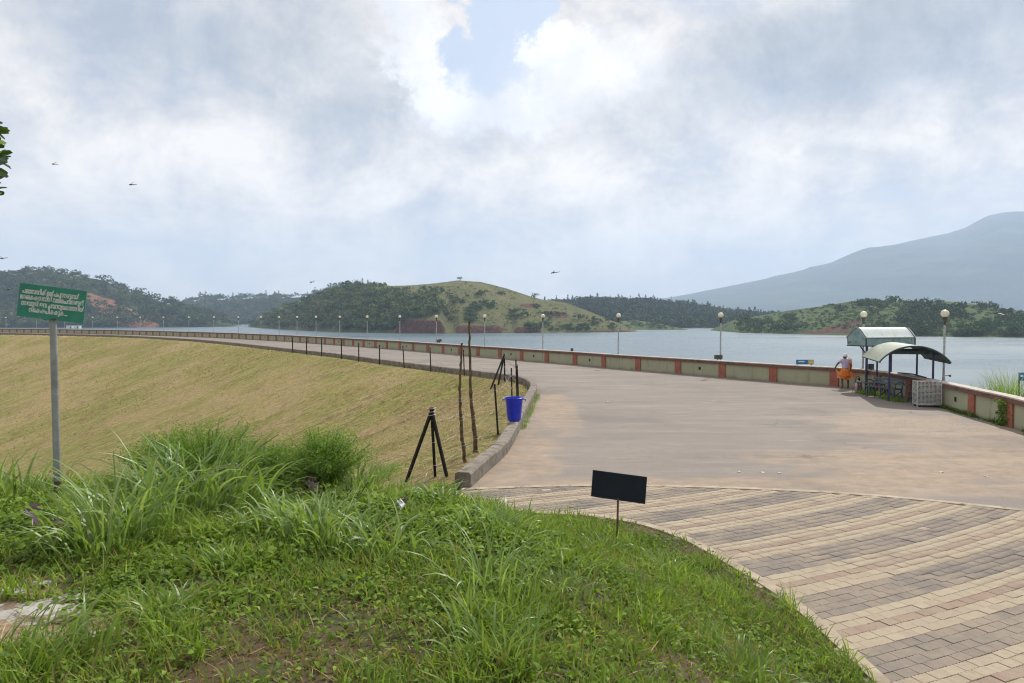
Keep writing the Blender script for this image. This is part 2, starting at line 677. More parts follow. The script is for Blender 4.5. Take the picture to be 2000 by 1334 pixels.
def m_emb():
    m_, t = material('dry_embankment_grass')
    uv = t.new('ShaderNodeUVMap')
    uv.uv_map = 'map'
    u, v, _ = t.sep(uv.outputs[0])
    p = pos(t)
    s1 = t.noise(t.comb(t.m('MULTIPLY', u, 1.0), t.m('MULTIPLY', v, .35), 0), .45, 7, .65, .8)
    s2 = t.noise(t.comb(t.m('MULTIPLY', u, 1.0), t.m('MULTIPLY', v, .14), 4), 1.6, 7, .68, .5)
    n1 = t.noise(p, .10, 5, .55)
    n2 = t.noise(p, 2.5, 8, .75)
    n3 = t.noise(p, 14, 6, .7)
    n2c = t.sm(n2, .28, .72)
    straw = t.mix(n2c, (.265, .20, .09), (.46, .37, .185))
    green = t.mix(n2c, (.19, .195, .05), (.36, .355, .105))
    soil = t.mix(n2c, (.21, .12, .065), (.38, .235, .135))
    n8 = t.noise(p, .32, 5, .6)
    c_ = t.mix(t.sm(t.m('ADD', t.m('MULTIPLY', s1, .35), t.m('ADD', t.m('MULTIPLY', n1, .35), t.m('MULTIPLY', n8, .30))), .44, .55), straw, green)
    c_ = t.mix(t.m('MULTIPLY', t.sm(n8, .54, .66), .5), c_, soil)
    c_ = t.mix(t.m('MULTIPLY', t.sm(t.m('ADD', t.m('MULTIPLY', s2, .6), t.m('MULTIPLY', n2, .4)), .50, .62), .6), c_, soil)
    line = t.m('MULTIPLY', t.sm(t.m('ABSOLUTE', t.m('SUBTRACT', s2, .5)), .024, .004), t.sm(n1, .40, .55))
    c_ = t.mix(t.m('MULTIPLY', line, .7), c_, (.075, .05, .03))
    n5 = t.noise(p, 6, 8, .8)
    c_ = t.mix(t.m('MULTIPLY', t.sm(n5, .54, .66), .6), c_, (.66, .54, .32))
    c_ = t.mix(t.m('MULTIPLY', t.sm(n5, .46, .34), .6), c_, (.10, .075, .038))
    c_ = t.mix(t.m('MULTIPLY', t.sm(n3, .45, .28), .4), c_, (.09, .07, .03))
    finish(t, c_, .95, t.bump(t.m('ADD', n3, t.m('MULTIPLY', n2, 1.5)), .9, .12))
    t.b.inputs['Specular IOR Level'].default_value = .1
    return m_


def m_soil():
    m_, t = material('bank_soil')
    p = pos(t)
    n1, n2 = t.noise(p, 1.2, 6, .65), t.noise(p, 12, 8, .7)
    c_ = t.mix(n2, (.05, .035, .018), (.13, .085, .045))
    c_ = t.mix(t.sm(n1, .42, .6), c_, (.05, .06, .018))
    # pale trodden earth round the slab on the left
    x, y, _ = t.sep(p)
    u = t.m('ADD', t.m('POWER', t.m('DIVIDE', t.m('ADD', x, 3.0), .75), 2), t.m('POWER', t.m('DIVIDE', t.m('SUBTRACT', y, 4.25), .6), 2))
    k = t.sm(t.m('ADD', u, t.m('MULTIPLY_ADD', n1, 2.0, -1.0)), 1.4, .5)
    c_ = t.mix(k, c_, t.mix(n2, (.20, .13, .085), (.34, .25, .17)))
    finish(t, c_, .95, t.bump(n2, .8, .03))
    return m_


MAT['asphalt'] = m_asphalt()
MAT['emb'] = m_emb()
MAT['soil'] = m_soil()
MAT['kerb'] = simple('weathered_concrete', (.13, .11, .088), (.25, .22, .18), 3.5, .9, bump=.5, spots=((.07, .06, .05), 5, .56), bdist=.02)
MAT['edging'] = simple('sandy_concrete', (.27, .22, .16), (.42, .35, .26), 3, .9, bump=.6, spots=((.16, .13, .09), 5, .55))

# ------------------------------------------------------------------ embankment, bank
azs = np.linspace(R(-64), R(6), 420)
rs = np.geomspace(9.5, 330, 420)
AZ, RR = np.meshgrid(azs, rs, indexing='ij')
X, Y = np.sin(AZ) * RR, np.cos(AZ) * RR
Z, S_, SD = emb_z(X, Y)
keep = (SD > -.6) & (SD < 95)
me = gridmesh('embankment', X, Y, Z, MAT['emb'], uv=np.stack([S_, SD], 2), keep=keep)
struct(link('embankment', me))

xs, ys = np.arange(-16, 3.75, .085), np.arange(-4, 15.4, .085)
X, Y = np.meshgrid(xs, ys, indexing='ij')
me = gridmesh('grass_bank', X, Y, mound_z(X, Y), MAT['soil'])
struct(link('grass_bank', me))


def flat(name, poly, z, mat_):
    vs = [(p[0], p[1], 0) for p in poly]
    tris = tessellate_polygon([[Vector(v) for v in vs]])
    b = MB().add([(p[0], p[1], z) for p in poly], [t_ if True else t_ for t_ in tris])
    o = b.build(name, mat_)
    bm_ = bmesh.new()
    bm_.from_mesh(o.data)
    for f_ in bm_.faces:
        if f_.normal.z < 0:
            f_.normal_flip()
    bm_.to_mesh(o.data)
    bm_.free()
    return struct(o)


# asphalt: from the brick paving along the crest between kerb and parapet
PAV_EDGE = catmull([(-.95, 13.35), (.9, 13.62), (2.6, 13.62), (4.4, 13.42), (6.45, 12.92), (8.5, 11.9), (10.5, 10.6), (12.2, 9.4)], .4)
kr = KERB + normals2(KERB) * .15
asph = [tuple(p) for p in kr[::2]] + [tuple(p) for p in (WALL + normals2(WALL) * -.1)[::-1][::2] if p[1] > 11.6] + [(12.6, 9.6)] + [tuple(p) for p in PAV_EDGE[::-1]]
flat('road', asph, 0.0, MAT['asphalt'])
flat('ground', [(-7600, -1500), (7600, -1500), (7600, 7900), (-7600, 7900)], -36, MAT['emb'])


def strip(name, line, w0, w1, z0, z1, mat_, parent=None):
    """a strip with square section laid along a plan line"""
    n_ = normals2(line)
    a, b = line + n_ * w0, line + n_ * w1
    g_ = [[(*p, z0) for p in a], [(*p, z1) for p in a], [(*p, z1) for p in b], [(*p, z0) for p in b]]
    mb = MB()
    mb.sheet(g_)
    return mb.build(name, mat_, parent)


struct(strip('edging_strip', PAV_EDGE, -.075, .075, -.05, .006, MAT['edging']))
EDGE_G = catmull([(3.36, -4), (3.30, 4.5), (3.28, 6.3), (3.2, 7.95), (2.9, 9.25), (2.58, 10.28), (2.05, 11.1), (1.22, 11.62), (.35, 11.78), (-.66, 12.45), (-1.0, 13.1)], .3)
struct(strip('bank_edging', EDGE_G, -.05, .10, -.06, .010, MAT['edging']))

# ------------------------------------------------------------------ brick paving, laid in arcs
def m_paver(name, c1, c2, c3):
    m_, t = material(name)
    g_ = t.new('ShaderNodeNewGeometry')
    rnd = t.m('FRACT', t.m('ADD', g_.outputs['Random Per Island'], t.new('ShaderNodeObjectInfo').outputs['Random']))
    p = g_.outputs['Position']
    n1, n2, n3 = t.noise(p, 1.3, 6, .65), t.noise(p, 22, 5, .7), t.noise(p, .5, 4, .6)
    c_ = t.ramp(rnd, [(0, c1), (.55, c2), (1, c3)])
    c_ = t.mix(t.m('MULTIPLY', t.sm(n1, .38, .62), .55), c_, (.33, .265, .195))        # dust trodden in
    c_ = t.mix(t.m('MULTIPLY', t.sm(n2, .5, .75), .35), c_, (.09, .075, .065))
    c_ = t.mix(t.m('MULTIPLY', t.sm(n3, .55, .7), .35), c_, (.13, .115, .10))
    uv = t.new('ShaderNodeUVMap')
    uv.uv_map = 'map'
    u, v, _ = t.sep(uv.outputs[0])
    rib = t.m('SINE', t.m('MULTIPLY', t.m('MULTIPLY_ADD', u, .35, v), 6.283 / .021))
    h = t.m('ADD', t.m('MULTIPLY', rib, .5), t.m('MULTIPLY', n2, .7))
    finish(t, c_, .85, t.bump(h, .55, .004))
    t.b.inputs['Specular IOR Level'].default_value = .2
    return m_


PM = [m_paver('cream_paver', (.34, .285, .205), (.38, .32, .235), (.315, .262, .193)),
      m_paver('red_paver', (.26, .19, .147), (.275, .198, .152), (.245, .185, .146)),
      m_paver('grey_paver', (.178, .155, .135), (.196, .170, .148), (.166, .145, .128))]
BL, BW = .185, .1355


def paver_outline():
    a = []
    n_ = 8
    for i in range(n_ + 1):
        a.append((-BL / 2 + BL * i / n_, -BW / 2 + (.005 if i % 2 else -.002)))
    for i in range(n_, -1, -1):
        a.append((-BL / 2 + BL * i / n_, BW / 2 + (.005 if i % 2 else -.002)))
    return np.array(a) * np.array([.992, .985])


PO = paver_outline()


def paver_geo():
    n_ = len(PO)
    inner = PO * np.array([.985, .965])
    V = np.vstack([np.c_[inner, np.zeros(n_)], np.c_[PO, np.full(n_, -.004)], np.c_[PO, np.full(n_, -.05)]])
    F = []
    for i in range(9 - 1):                                   # top as quads between the long sides
        F.append((i, i + 1, n_ - 2 - i, n_ - 1 - i))
    for k in (0, n_):
        for i in range(n_):
            j = (i + 1) % n_
            F.append((k + n_ + i, k + n_ + j, k + j, k + i))
    return V, F


PV, PF = paver_geo()
CEN = np.array([-10.5, 39.0])
PATTERN = [0, 0, 1, 0, 0, 2, 2, 2, 2]
ROW = 1.227 / 9
pav_poly = np.array([tuple(p) for p in EDGE_G if p[1] > -3] + [(-1.0, 13.3)] + [tuple(p) for p in PAV_EDGE] + [(13.0, 9.0), (13.0, -3.0)])
bricks = []
k = 0
r0 = 29.795 - 1.227 * 5 - 2 * ROW
while True:
    r_ = r0 + k * ROW
    if r_ > 47:
        break
    colr = PATTERN[k % 9]
    if r_ > 23.5:
        step = (BL + .003) / r_
        offs = (k % 2) * .5 + random.uniform(-.06, .06)
        a = R(5) + offs * step
        while a < R(66):
            bx, by = CEN[0] + r_ * math.sin(a), CEN[1] - r_ * math.cos(a)
            if 2.2 < by < 14:
                bricks.append((bx, by, a, colr))
            a += step
    k += 1
B = np.array([b[:2] for b in bricks])
ok = inpoly(B, pav_poly)
dEd, _, _ = polydist(B, PAV_EDGE)
dEg, _, _ = polydist(B, EDGE_G)
ok = (ok & (dEd > .10)) | ((dEg < .10) & (B[:, 1] < 12.6))
bricks = [b for b, o_ in zip(bricks, ok) if o_]
uvx = None
paving = flat('brick_paving', [tuple(p) for p in pav_poly], -.009, simple('bedding_sand', (.14, .11, .08), (.24, .19, .14), 30, .95, bump=.5))
pm_mesh = []
for i in range(3):
    mb = MB()
    mb.add(PV, PF)
    me = mb.mesh('paver', PM[i])
    u = me.uv_layers.new(name='map')
    co = np.array([PV[l.vertex_index][:2] for l in me.loops])
    u.data.foreach_set('uv', co.astype(np.float32).ravel())
    pm_mesh.append(me)
def vis(b):
    q = proj(b[0], b[1], 0)
    return -20 < q[0] < 2020 and q[1] < 1350 and b[1] > 0
order = sorted(range(len(bricks)), key=lambda i: (not vis(bricks[i]), bricks[i][1] ** 2 + bricks[i][0] ** 2))
VV, FF, MI, UV = [], [], [], []
for rank, i in enumerate(order):
    bx, by, a, colr = bricks[i]
    if random.random() < .02 and colr == 2:
        colr = 0 if random.random() < .4 else 2
    dzb, rx, ry = random.gauss(0, .0022), random.gauss(0, .006), random.gauss(0, .006)
    a += random.gauss(0, .006)
    if rank < 300:
        o = link('paver', pm_mesh[colr], paving, (bx, by, dzb), (rx, ry, a))
    else:
        M = np.array(Euler((rx, ry, a)).to_matrix())
        VV.append(PV @ M.T + np.array([bx, by, dzb]))
        FF += [tuple(q + len(PV) * len(MI) for q in f) for f in PF]
        UV.append(PV[:, :2])
        MI.append(colr)
me = fastmesh('far_pavers', np.concatenate(VV), np.array(FF), PM, uv=np.concatenate(UV), mi=np.repeat(MI, len(PF)))
o = link('far_pavers', me, paving)
o['kind'] = 'stuff'

# ------------------------------------------------------------------ kerb
kerb = empty('kerb', (0, 0, 0), 'x', 'x')
del kerb['label'], kerb['category']
kerb['kind'] = 'structure'
KH, KW = .29, .31
sarc = np.r_[0, np.cumsum(np.linalg.norm(np.diff(KERB, axis=0), axis=1))]
cut, s0 = [], 0.0
while s0 < sarc[-1]:
    ln = 3.0 if s0 < 40 else 5.0
    cut.append((s0, min(s0 + ln, sarc[-1])))
    s0 += ln
KN = normals2(KERB)
for a, b in cut:
    q = np.unique(np.r_[np.arange(a, b - .02, .3 if a < 45 else 1.0), b - .012])
    P_ = np.stack([np.interp(q, sarc, KERB[:, i]) for i in (0, 1)], 1)
    N_ = np.stack([np.interp(q, sarc, KN[:, i]) for i in (0, 1)], 1)
    jit = .006 * np.random.default_rng(int(a * 10)).standard_normal(len(q))
    prof = [(0, -.08), (.0, KH - .04), (.035, KH), (KW - .05, KH), (KW, KH - .035), (KW, -.6)]
    g_ = []
    for i, (w, z) in enumerate(prof):
        g_.append([(p[0] + n[0] * w, p[1] + n[1] * w, z + (j if z > 0 else 0)) for p, n, j in zip(P_, N_, jit)])
    mb = MB()
    mb.sheet(g_)
    m = len(q)
    o0 = [i * m for i in range(len(prof))]
    mb.f.append(tuple(o0))
    mb.f.append(tuple(i + m - 1 for i in o0[::-1]))
    mb.mi += [0, 0]
    o = mb.build('kerb_segment', MAT['kerb'], kerb, smooth=30)
MBs = MB().box((-1.25, 13.0, -.03), (.55, .28, .07), R(40))
struct(MBs.build('kerb_footing', MAT['edging']))

# ------------------------------------------------------------------ parapet wall
def m_panel():
    m_, t = material('olive_plaster')
    p = pos(t)
    x, y, z = t.sep(p)
    n1 = t.noise(p, 1.5, 7, .65)
    drip = t.noise(t.comb(t.m('MULTIPLY', x, 1.0), t.m('MULTIPLY', y, 1.0), t.m('MULTIPLY', z, .12)), 4.5, 6, .7)
    c_ = t.mix(n1, (.30, .30, .20), (.42, .415, .29))
    c_ = t.mix(t.m('MULTIPLY', t.sm(drip, .55, .70), .6), c_, (.11, .105, .065))
    c_ = t.mix(t.m('MULTIPLY', t.sm(t.m('ADD', z, t.m('MULTIPLY', n1, .3)), .30, .08), .65), c_, (.15, .10, .06))
    c_ = t.mix(t.sm(t.noise(p, 7, 6, .7), .66, .74), c_, (.09, .085, .06))
    finish(t, c_, .9, t.bump(t.noise(p, 25, 6, .7), .3, .01))
    t.b.inputs['Specular IOR Level'].default_value = .2
    return m_


MAT['panel'] = m_panel()
MAT['pillar'] = simple('red_oxide_paint', (.27, .09, .055), (.35, .13, .085), 5, .85, bump=.3, spots=((.14, .06, .04), 7, .60))
MAT['coping'] = simple('shaded_coping_paint', (.13, .065, .045), (.23, .105, .075), 4, .85, bump=.4, spots=((.075, .055, .045), 4, .50))  # red-brown paint, darkened to put the front face's shade into the colour
MAT['coptop'] = simple('sunlit_top_concrete', (.38, .34, .30), (.55, .50, .45), 5, .9, bump=.4, spots=((.18, .15, .13), 6, .60))  # pale tone paints in the sunlit coping top; reused on the hut roofs
MAT['hole'] = simple('drain_void', (.012, .012, .01), (.02, .02, .018), 5, .95)
MAT['chalk'] = simple('chalk_marks', (.55, .54, .47), (.66, .65, .58), 9, .95)
parapet = empty('parapet_wall', (15.1, 23.3, 0), 'long low olive parapet wall with red pillars curving along the lake side of the road', 'wall')
warc = np.r_[0, np.cumsum(np.linalg.norm(np.diff(WALL, axis=0), axis=1))]
WN = normals2(WALL)                      # points towards the road (left of travel) ? checked below


def wall_at(s):
    p = np.array([np.interp(s, warc, WALL[:, i]) for i in (0, 1)])
    n = np.array([np.interp(s, warc, WN[:, i]) for i in (0, 1)])
    return p, n / np.linalg.norm(n)


# first pillar so that one stands where the red pillar at the right of the picture does
s_ref = warc[np.argmin(np.hypot(WALL[:, 0] - 15.1, WALL[:, 1] - 23.3))]
BAY = 2.8
pill_s = [s_ref - 2.5 - 2.6 * i for i in range(4, -1, -1)] + [s_ref + 2.63 * i for i in range(5)] + [s_ref + 13.7 + 3.2 * i for i in range(16)] + [s_ref + 13.7 + 48 + 2.75 + 2.75 * i for i in range(80)]
pill_s = [s for s in pill_s if 0 < s < warc[-1] - 1]
inv = Matrix.Translation((-15.1, -23.3, 0))


def sweep(sa, sb, prof, step=.5):
    """profile of (offset towards road, z) swept along the wall"""
    q = np.r_[np.arange(sa, sb, step), sb] if sb - sa > step else np.array([sa, sb])
    if len(q) > 2 and q[-1] - q[-2] < .05:
        q = np.delete(q, -2)
    pts = [wall_at(s) for s in q]
    g_ = [[(p[0] + n[0] * w - 15.1, p[1] + n[1] * w - 23.3, z) for p, n in pts] for w, z in prof]
    mb = MB()
    mb.sheet(g_ + [g_[0]])
    m = len(q)
    o0 = [i * m for i in range(len(prof))]
    mb.f.append(tuple(o0))
    mb.f.append(tuple(i + m - 1 for i in o0[::-1]))
    mb.mi += [0, 0]
    return mb


road_side = 1.0     # WN points to the road side when walking towards the far end
DR = set()
for i, s in enumerate(pill_s):
    far = i > 45
    pw = .44
    mb = sweep(s - pw / 2, s + pw / 2, [(.06, -.05), (.06, .72), (-.30, .72), (-.30, -.05)], .22)
    o = mb.build('pillar', MAT['pillar'], parapet)
    if i + 1 < len(pill_s):
        s2 = pill_s[i + 1]
        o = sweep(s + pw / 2, s2 - pw / 2, [(0, -.05), (0, .72), (-.24, .72), (-.24, -.05)], .6).build('panel', MAT['panel'], parapet)
        if i < 60 and (i % 3 == 2 or i in (5, 16)):
            sm_ = (s + s2) / 2
            q = wall_at(sm_)
            hb = MB().box((q[0][0] + q[1][0] * .001 - 15.1, q[0][1] + q[1][1] * .001 - 23.3, .40), (.15, .03, .16), math.atan2(q[1][1], q[1][0]) + math.pi / 2)
            hb.build('drain_hole', MAT['hole'], o)
        if i in (10, 11, 7, 18):                                   # chalk scrawl on the plaster
            cb = MB()
            rr = random.Random(i)
            for j in range(7):
                sm_ = s + .75 + j * .13 + rr.uniform(-.02, .02)
                q = wall_at(sm_)
                base = Vector((q[0][0] + q[1][0] * .006 - 15.1, q[0][1] + q[1][1] * .006 - 23.3, .46))
                tv = Vector((-q[1][1], q[1][0], 0))
                z0, z1 = rr.uniform(-.03, .02), rr.uniform(.05, .10)
                cb.beam(base + Vector((0, 0, z0)), base + tv * rr.uniform(-.06, .06) + Vector((0, 0, z1)), .012, .004)
                if j % 2:
                    cb.beam(base + Vector((0, 0, z1 * .5)), base + tv * .08 + Vector((0, 0, z1 * .5)), .012, .004)
            cb.build('chalk_writing', MAT['chalk'], o)
        cp = sweep(s, s2, [(.085, .722), (.085, .86), (-.31, .86), (-.31, .722)], .6)
        c_ = cp.build('coping', MAT['coping'], parapet)
        sweep(s + .004, s2 - .004, [(.075, .861), (.07, .90), (-.30, .90), (-.305, .861)], .6).build('coping_top', MAT['coptop'], c_)  # thin pale slab carries the painted sunlit tone of the top

# ------------------------------------------------------------------ upstream side and lake
ZW = -7.0
MAT['riprap'] = simple('riprap', (.12, .11, .10), (.28, .26, .23), 1.2, .95, bump=.9, bdist=.2)
WO = WALL - WN * .28
g_ = []
for w, z in ((0, -.06), (2.6, -.12), (22, -7.6), (40, -14)):
    g_.append([(*(p - n * w), z) for p, n in zip(WO[::4], WN[::4])])
struct(MB().sheet(g_).build('upstream_slope', MAT['riprap']))


def m_water():
    m_, t = material('lake_water')
    p = pos(t)
    x, y, _ = t.sep(p)
    w1 = t.noise(t.comb(t.m('MULTIPLY', x, .35), y, 0), .55, 6, .65)
    w2 = t.noise(t.comb(t.m('MULTIPLY', x, .02), t.m('MULTIPLY', y, .05), 3), .35, 4, .6)
    finish(t, t.mix(w2, (.06, .105, .13), (.08, .13, .155)), t.sm(w2, .3, .7, .24, .34), t.bump(w1, .16, .15))
    t.b.inputs['IOR'].default_value = 1.33
    t.b.inputs['Specular IOR Level'].default_value = .42
    return m_


lk = [tuple(p - n * 12) for p, n in zip(WALL[::6], WN[::6])]
lk = [(60, -400)] + lk + [(-900, 420), (-2600, 900), (-4000, 4200), (4000, 4200), (4000, -400)]
flat('lake', lk, ZW, m_water())

# ------------------------------------------------------------------ hills round the lake
class Hill:
    def __init__(s, name, ridge, shore, depth, mat_, nv=46, step=5, rough=.05, cliff=(), soil=(), power=.8, tree_h=0, base=None, seed=1, back=1.3):
        rp = np.array(ridge, float)
        s.px = np.arange(rp[0, 0], rp[-1, 0] + .1, step)
        ry = np.interp(s.px, rp[:, 0], rp[:, 1])
        s.base = ZW - 1.0 if base is None else base
        sp = np.array(shore, float)
        if base is None:
            Ys = np.array([onz(a, b, ZW)[1] for a, b in zip(s.px, np.interp(s.px, sp[:, 0], sp[:, 1]))])
        else:
            Ys = np.interp(s.px, sp[:, 0], sp[:, 1])
        dp = np.interp(s.px, *np.array(depth, float).T) if hasattr(depth, '__len__') else np.full(len(s.px), depth)
        Yr = Ys + dp
        zr = np.array([at(a, b, y)[2] for a, b, y in zip(s.px, ry, Yr)]) - tree_h
        zr = np.maximum(zr, s.base + .5)
        v = np.r_[np.linspace(0, .08, 9), np.linspace(.08, 1, nv)[1:], np.linspace(1, 1 + back, 24)[1:]]
        PX, V = np.meshgrid(s.px, v, indexing='ij')
        YS, DP, ZR = Ys[:, None], dp[:, None], zr[:, None]
        Yg = YS + DP * V
        Xg = (PX - 1000) / FPX * Yg / math.cos(PIT)
        up = np.clip(V, 0, 1)
        hc = np.zeros_like(s.px)
        for c0, c1, h in cliff:
            hc = np.maximum(hc, h * np.clip(np.minimum(s.px - c0, c1 - s.px) / 12, 0, 1))
        hc = np.minimum(hc, (zr - s.base) * .6)[:, None]
        pr = 1 - (1 - up) ** (1 / power) if power > 1 else up ** power
        pr = .5 * pr + .5 * np.sin(up * math.pi / 2)
        z = s.base + hc * np.clip(V / .03, 0, 1) + (ZR - s.base - hc) * pr
        bk = np.clip((V - 1) / back, 0, 1)
        z = np.where(V > 1, s.base + (ZR - s.base) * (1 - bk * bk * (3 - 2 * bk)), z)
        amp = (ZR - s.base) * rough * np.sin(np.clip(V, 0, 1 + back) / (1 + back) * math.pi) ** .7
        L = DP.mean()
        nz = fbm(Xg / L * 2.6, Yg / L * 2.6, 5, seed)
        z = z + amp * nz * np.where(V < 1, np.clip((1 - V) * 5, 0, 1) * .9 + .1, 1) * 2
        s.X, s.Y, s.Z, s.V, s.PXg = Xg, Yg, z, V, PX
        u = Yg * math.sin(PIT) + (z - EYE) * math.cos(PIT)
        f = Yg * math.cos(PIT) - (z - EYE) * math.sin(PIT)
        s.PY = 667 - FPX * u / f
        so_ = np.zeros_like(z)
        so_ = np.maximum(so_, ((V < .05) & (hc > 1.5)) * 1.0)
        for (cx, cy, rx, ry_, tl) in soil:
            dx_, dy_ = PX - cx, s.PY - cy
            q = ((dx_) / rx) ** 2 + ((dy_ - tl * dx_) / ry_) ** 2 + .5 * fbm(PX * .06, s.PY * .12, 3, 9)
            so_ = np.maximum(so_, np.clip((1.15 - q) * 2.5, 0, 1) * (V < 1))
        s.soil = so_
        me = gridmesh(name, Xg, Yg, z, mat_, attrs={'soil': so_})
        s.o = struct(link(name, me))

    def locate(s, px, py):
        i = int(np.clip(round((px - s.px[0]) / (s.px[1] - s.px[0])), 0, len(s.px) - 1))
        k = s.V[i] <= 1.0
        pyc = s.PY[i][k]
        j = np.where(pyc <= py)[0]
        j = int(j[0]) if len(j) else int(k.sum() - 1)
        t = 0
        if j > 0 and pyc[j - 1] > pyc[j]:
            t = np.clip((pyc[j - 1] - py) / (pyc[j - 1] - pyc[j] + 1e-6), 0, 1)
        j0 = max(j - 1, 0)
        f = lambda A: A[i, j0] * (1 - t) + A[i, j] * t
        y = f(s.Y)
        return np.array([(px - 1000) / FPX * y / math.cos(PIT), y, f(s.Z)])


def m_hill(name, g1, g2, g3, s1=(.075, .04, .03), s2=(.20, .09, .055), sc=.02):
    m_, t = material(name)
    g_ = t.new('ShaderNodeNewGeometry')
    p = g_.outputs['Position']
    n1, n2, n3 = t.noise(p, sc, 6, .6), t.noise(p, sc * 7, 7, .7), t.noise(p, sc * 30, 5, .7)
    c_ = t.ramp(t.m('ADD', t.m('MULTIPLY', n1, .55), t.m('MULTIPLY', n2, .45)), [(.36, g1), (.5, g2), (.64, g3)])
    c_ = t.mix(t.m('MULTIPLY', t.sm(n3, .5, .7), .4), c_, g1)
    so_ = t.m('ADD', attr(t, 'soil'), t.m('MULTIPLY_ADD', n2, 1.5, -.75))
    c_ = t.mix(t.sm(so_, .5, .62), c_, t.mix(t.sm(n3, .35, .65), s1, s2))
    finish(t, c_, .95, t.bump(t.m('ADD', n2, n3), 1.0, 3.0))
    t.b.inputs['Specular IOR Level'].default_value = .1
    return m_


MH_open = m_hill('open_hill', (.085, .11, .038), (.155, .165, .060), (.225, .20, .09))
MH_green = m_hill('green_hill', (.055, .09, .026), (.10, .15, .044), (.15, .19, .068))
MH_scar = m_hill('scarred_forest_floor', (.03, .045, .02), (.05, .075, .03), (.085, .11, .045), (.20, .085, .05), (.42, .23, .15))
MH_for = m_hill('forest_floor', (.03, .045, .02), (.05, .075, .03), (.085, .11, .045))
MH_mtn = m_hill('mountain_side', (.02, .035, .03), (.045, .065, .04), (.09, .10, .055), sc=.004)

mountain = Hill('mountain', [(1150, 600), (1290, 584), (1340, 575), (1400, 563), (1450, 553), (1500, 543), (1560, 530), (1620, 515), (1650, 503), (1680, 492), (1710, 483), (1750, 475), (1800, 463), (1850, 452),
                             (1880, 443), (1900, 432), (1925, 419), (1955, 413), (1985, 411), (2040, 414), (2150, 425), (2350, 470), (2700, 560)],
                [(1150, 3200), (2700, 3000)], 1900, MH_mtn, nv=90, step=5, rough=.09, base=-10, seed=4, back=.7)
hill_far = Hill('hill_far', [(250, 600), (365, 585), (400, 574), (450, 578), (500, 574), (560, 576), (600, 573), (640, 562), (680, 553), (720, 556), (800, 566), (900, 590)],
                [(250, 1250), (900, 1250)], 350, MH_for, rough=.10, base=-8, tree_h=9, seed=6)
hill_left = Hill('hill_left', [(-900, 560), (-300, 525), (0, 534), (25, 538), (50, 529), (95, 528), (150, 535), (200, 545), (250, 561), (290, 572), (330, 585), (365, 596), (420, 612), (480, 634)],
                 [(-900, 640), (0, 640), (300, 639.5), (480, 638)], [(-900, 260), (200, 220), (480, 120)], MH_scar, rough=.08, tree_h=6, seed=2,
                 soil=[(238, 611, 72, 19, .42), (265, 630, 48, 10, .15), (190, 590, 26, 14, .5)])
hill_dark = Hill('hill_wooded', [(980, 600), (1050, 588), (1080, 585), (1150, 582), (1250, 583), (1300, 587), (1340, 590), (1380, 598), (1430, 605), (1500, 609), (1560, 612), (1640, 620)],
                 [(980, 641), (1640, 641)], [(980, 330), (1640, 260)], MH_for, rough=.05, tree_h=8, seed=3)
spit = Hill('shore_spit', [(1190, 640), (1215, 627), (1240, 625), (1270, 629), (1310, 637), (1345, 644)], [(1190, 643.6), (1345, 645)], [(1190, 110), (1345, 20)], MH_green, rough=.04, nv=20, step=3)
hill_mid = Hill('hill_middle', [(484, 637), (500, 622), (520, 612), (560, 597), (600, 583), (640, 570), (690, 558), (740, 558), (800, 556.5), (850, 552), (895, 546), (940, 549), (990, 562), (1030, 576), (1060, 585), (1100, 592), (1150, 609), (1200, 628), (1246, 647)],
                [(484, 638.5), (560, 643.5), (640, 647), (700, 649.5), (780, 650.5), (870, 651.5), (1000, 650.5), (1130, 649.5), (1246, 647.8)],
                [(484, 60), (600, 150), (900, 170), (1100, 120), (1246, 12)], MH_open, rough=.055, step=3, seed=12,
                cliff=[(772, 872, 7.5), (885, 985, 3.6), (1000, 1062, 3.2), (1120, 1240, 1.2)],
                soil=[(1085, 614, 26, 7, .12), (940, 644, 50, 5, 0), (1030, 645, 26, 4, 0), (1035, 597, 22, 4, 0.05), (1190, 647, 50, 2, 0)])
hill_right = Hill('hill_right', [(1385, 645), (1430, 626), (1480, 617), (1540, 606), (1600, 598), (1650, 590), (1690, 587), (1740, 589), (1800, 590), (1850, 590), (1900, 595), (1950, 602), (2000, 610), (2100, 616), (2400, 600), (2900, 620)],
                  [(1385, 645.6), (1450, 650.5), (1600, 654.5), (1700, 656.5), (2000, 660), (2900, 662)], [(1385, 20), (1480, 120), (1700, 170), (2900, 190)], MH_green, rough=.055, step=4, seed=8,
                  soil=[(1645, 637, 40, 7, -.22), (1600, 649, 40, 3, 0), (1660, 647, 30, 5, 0)])

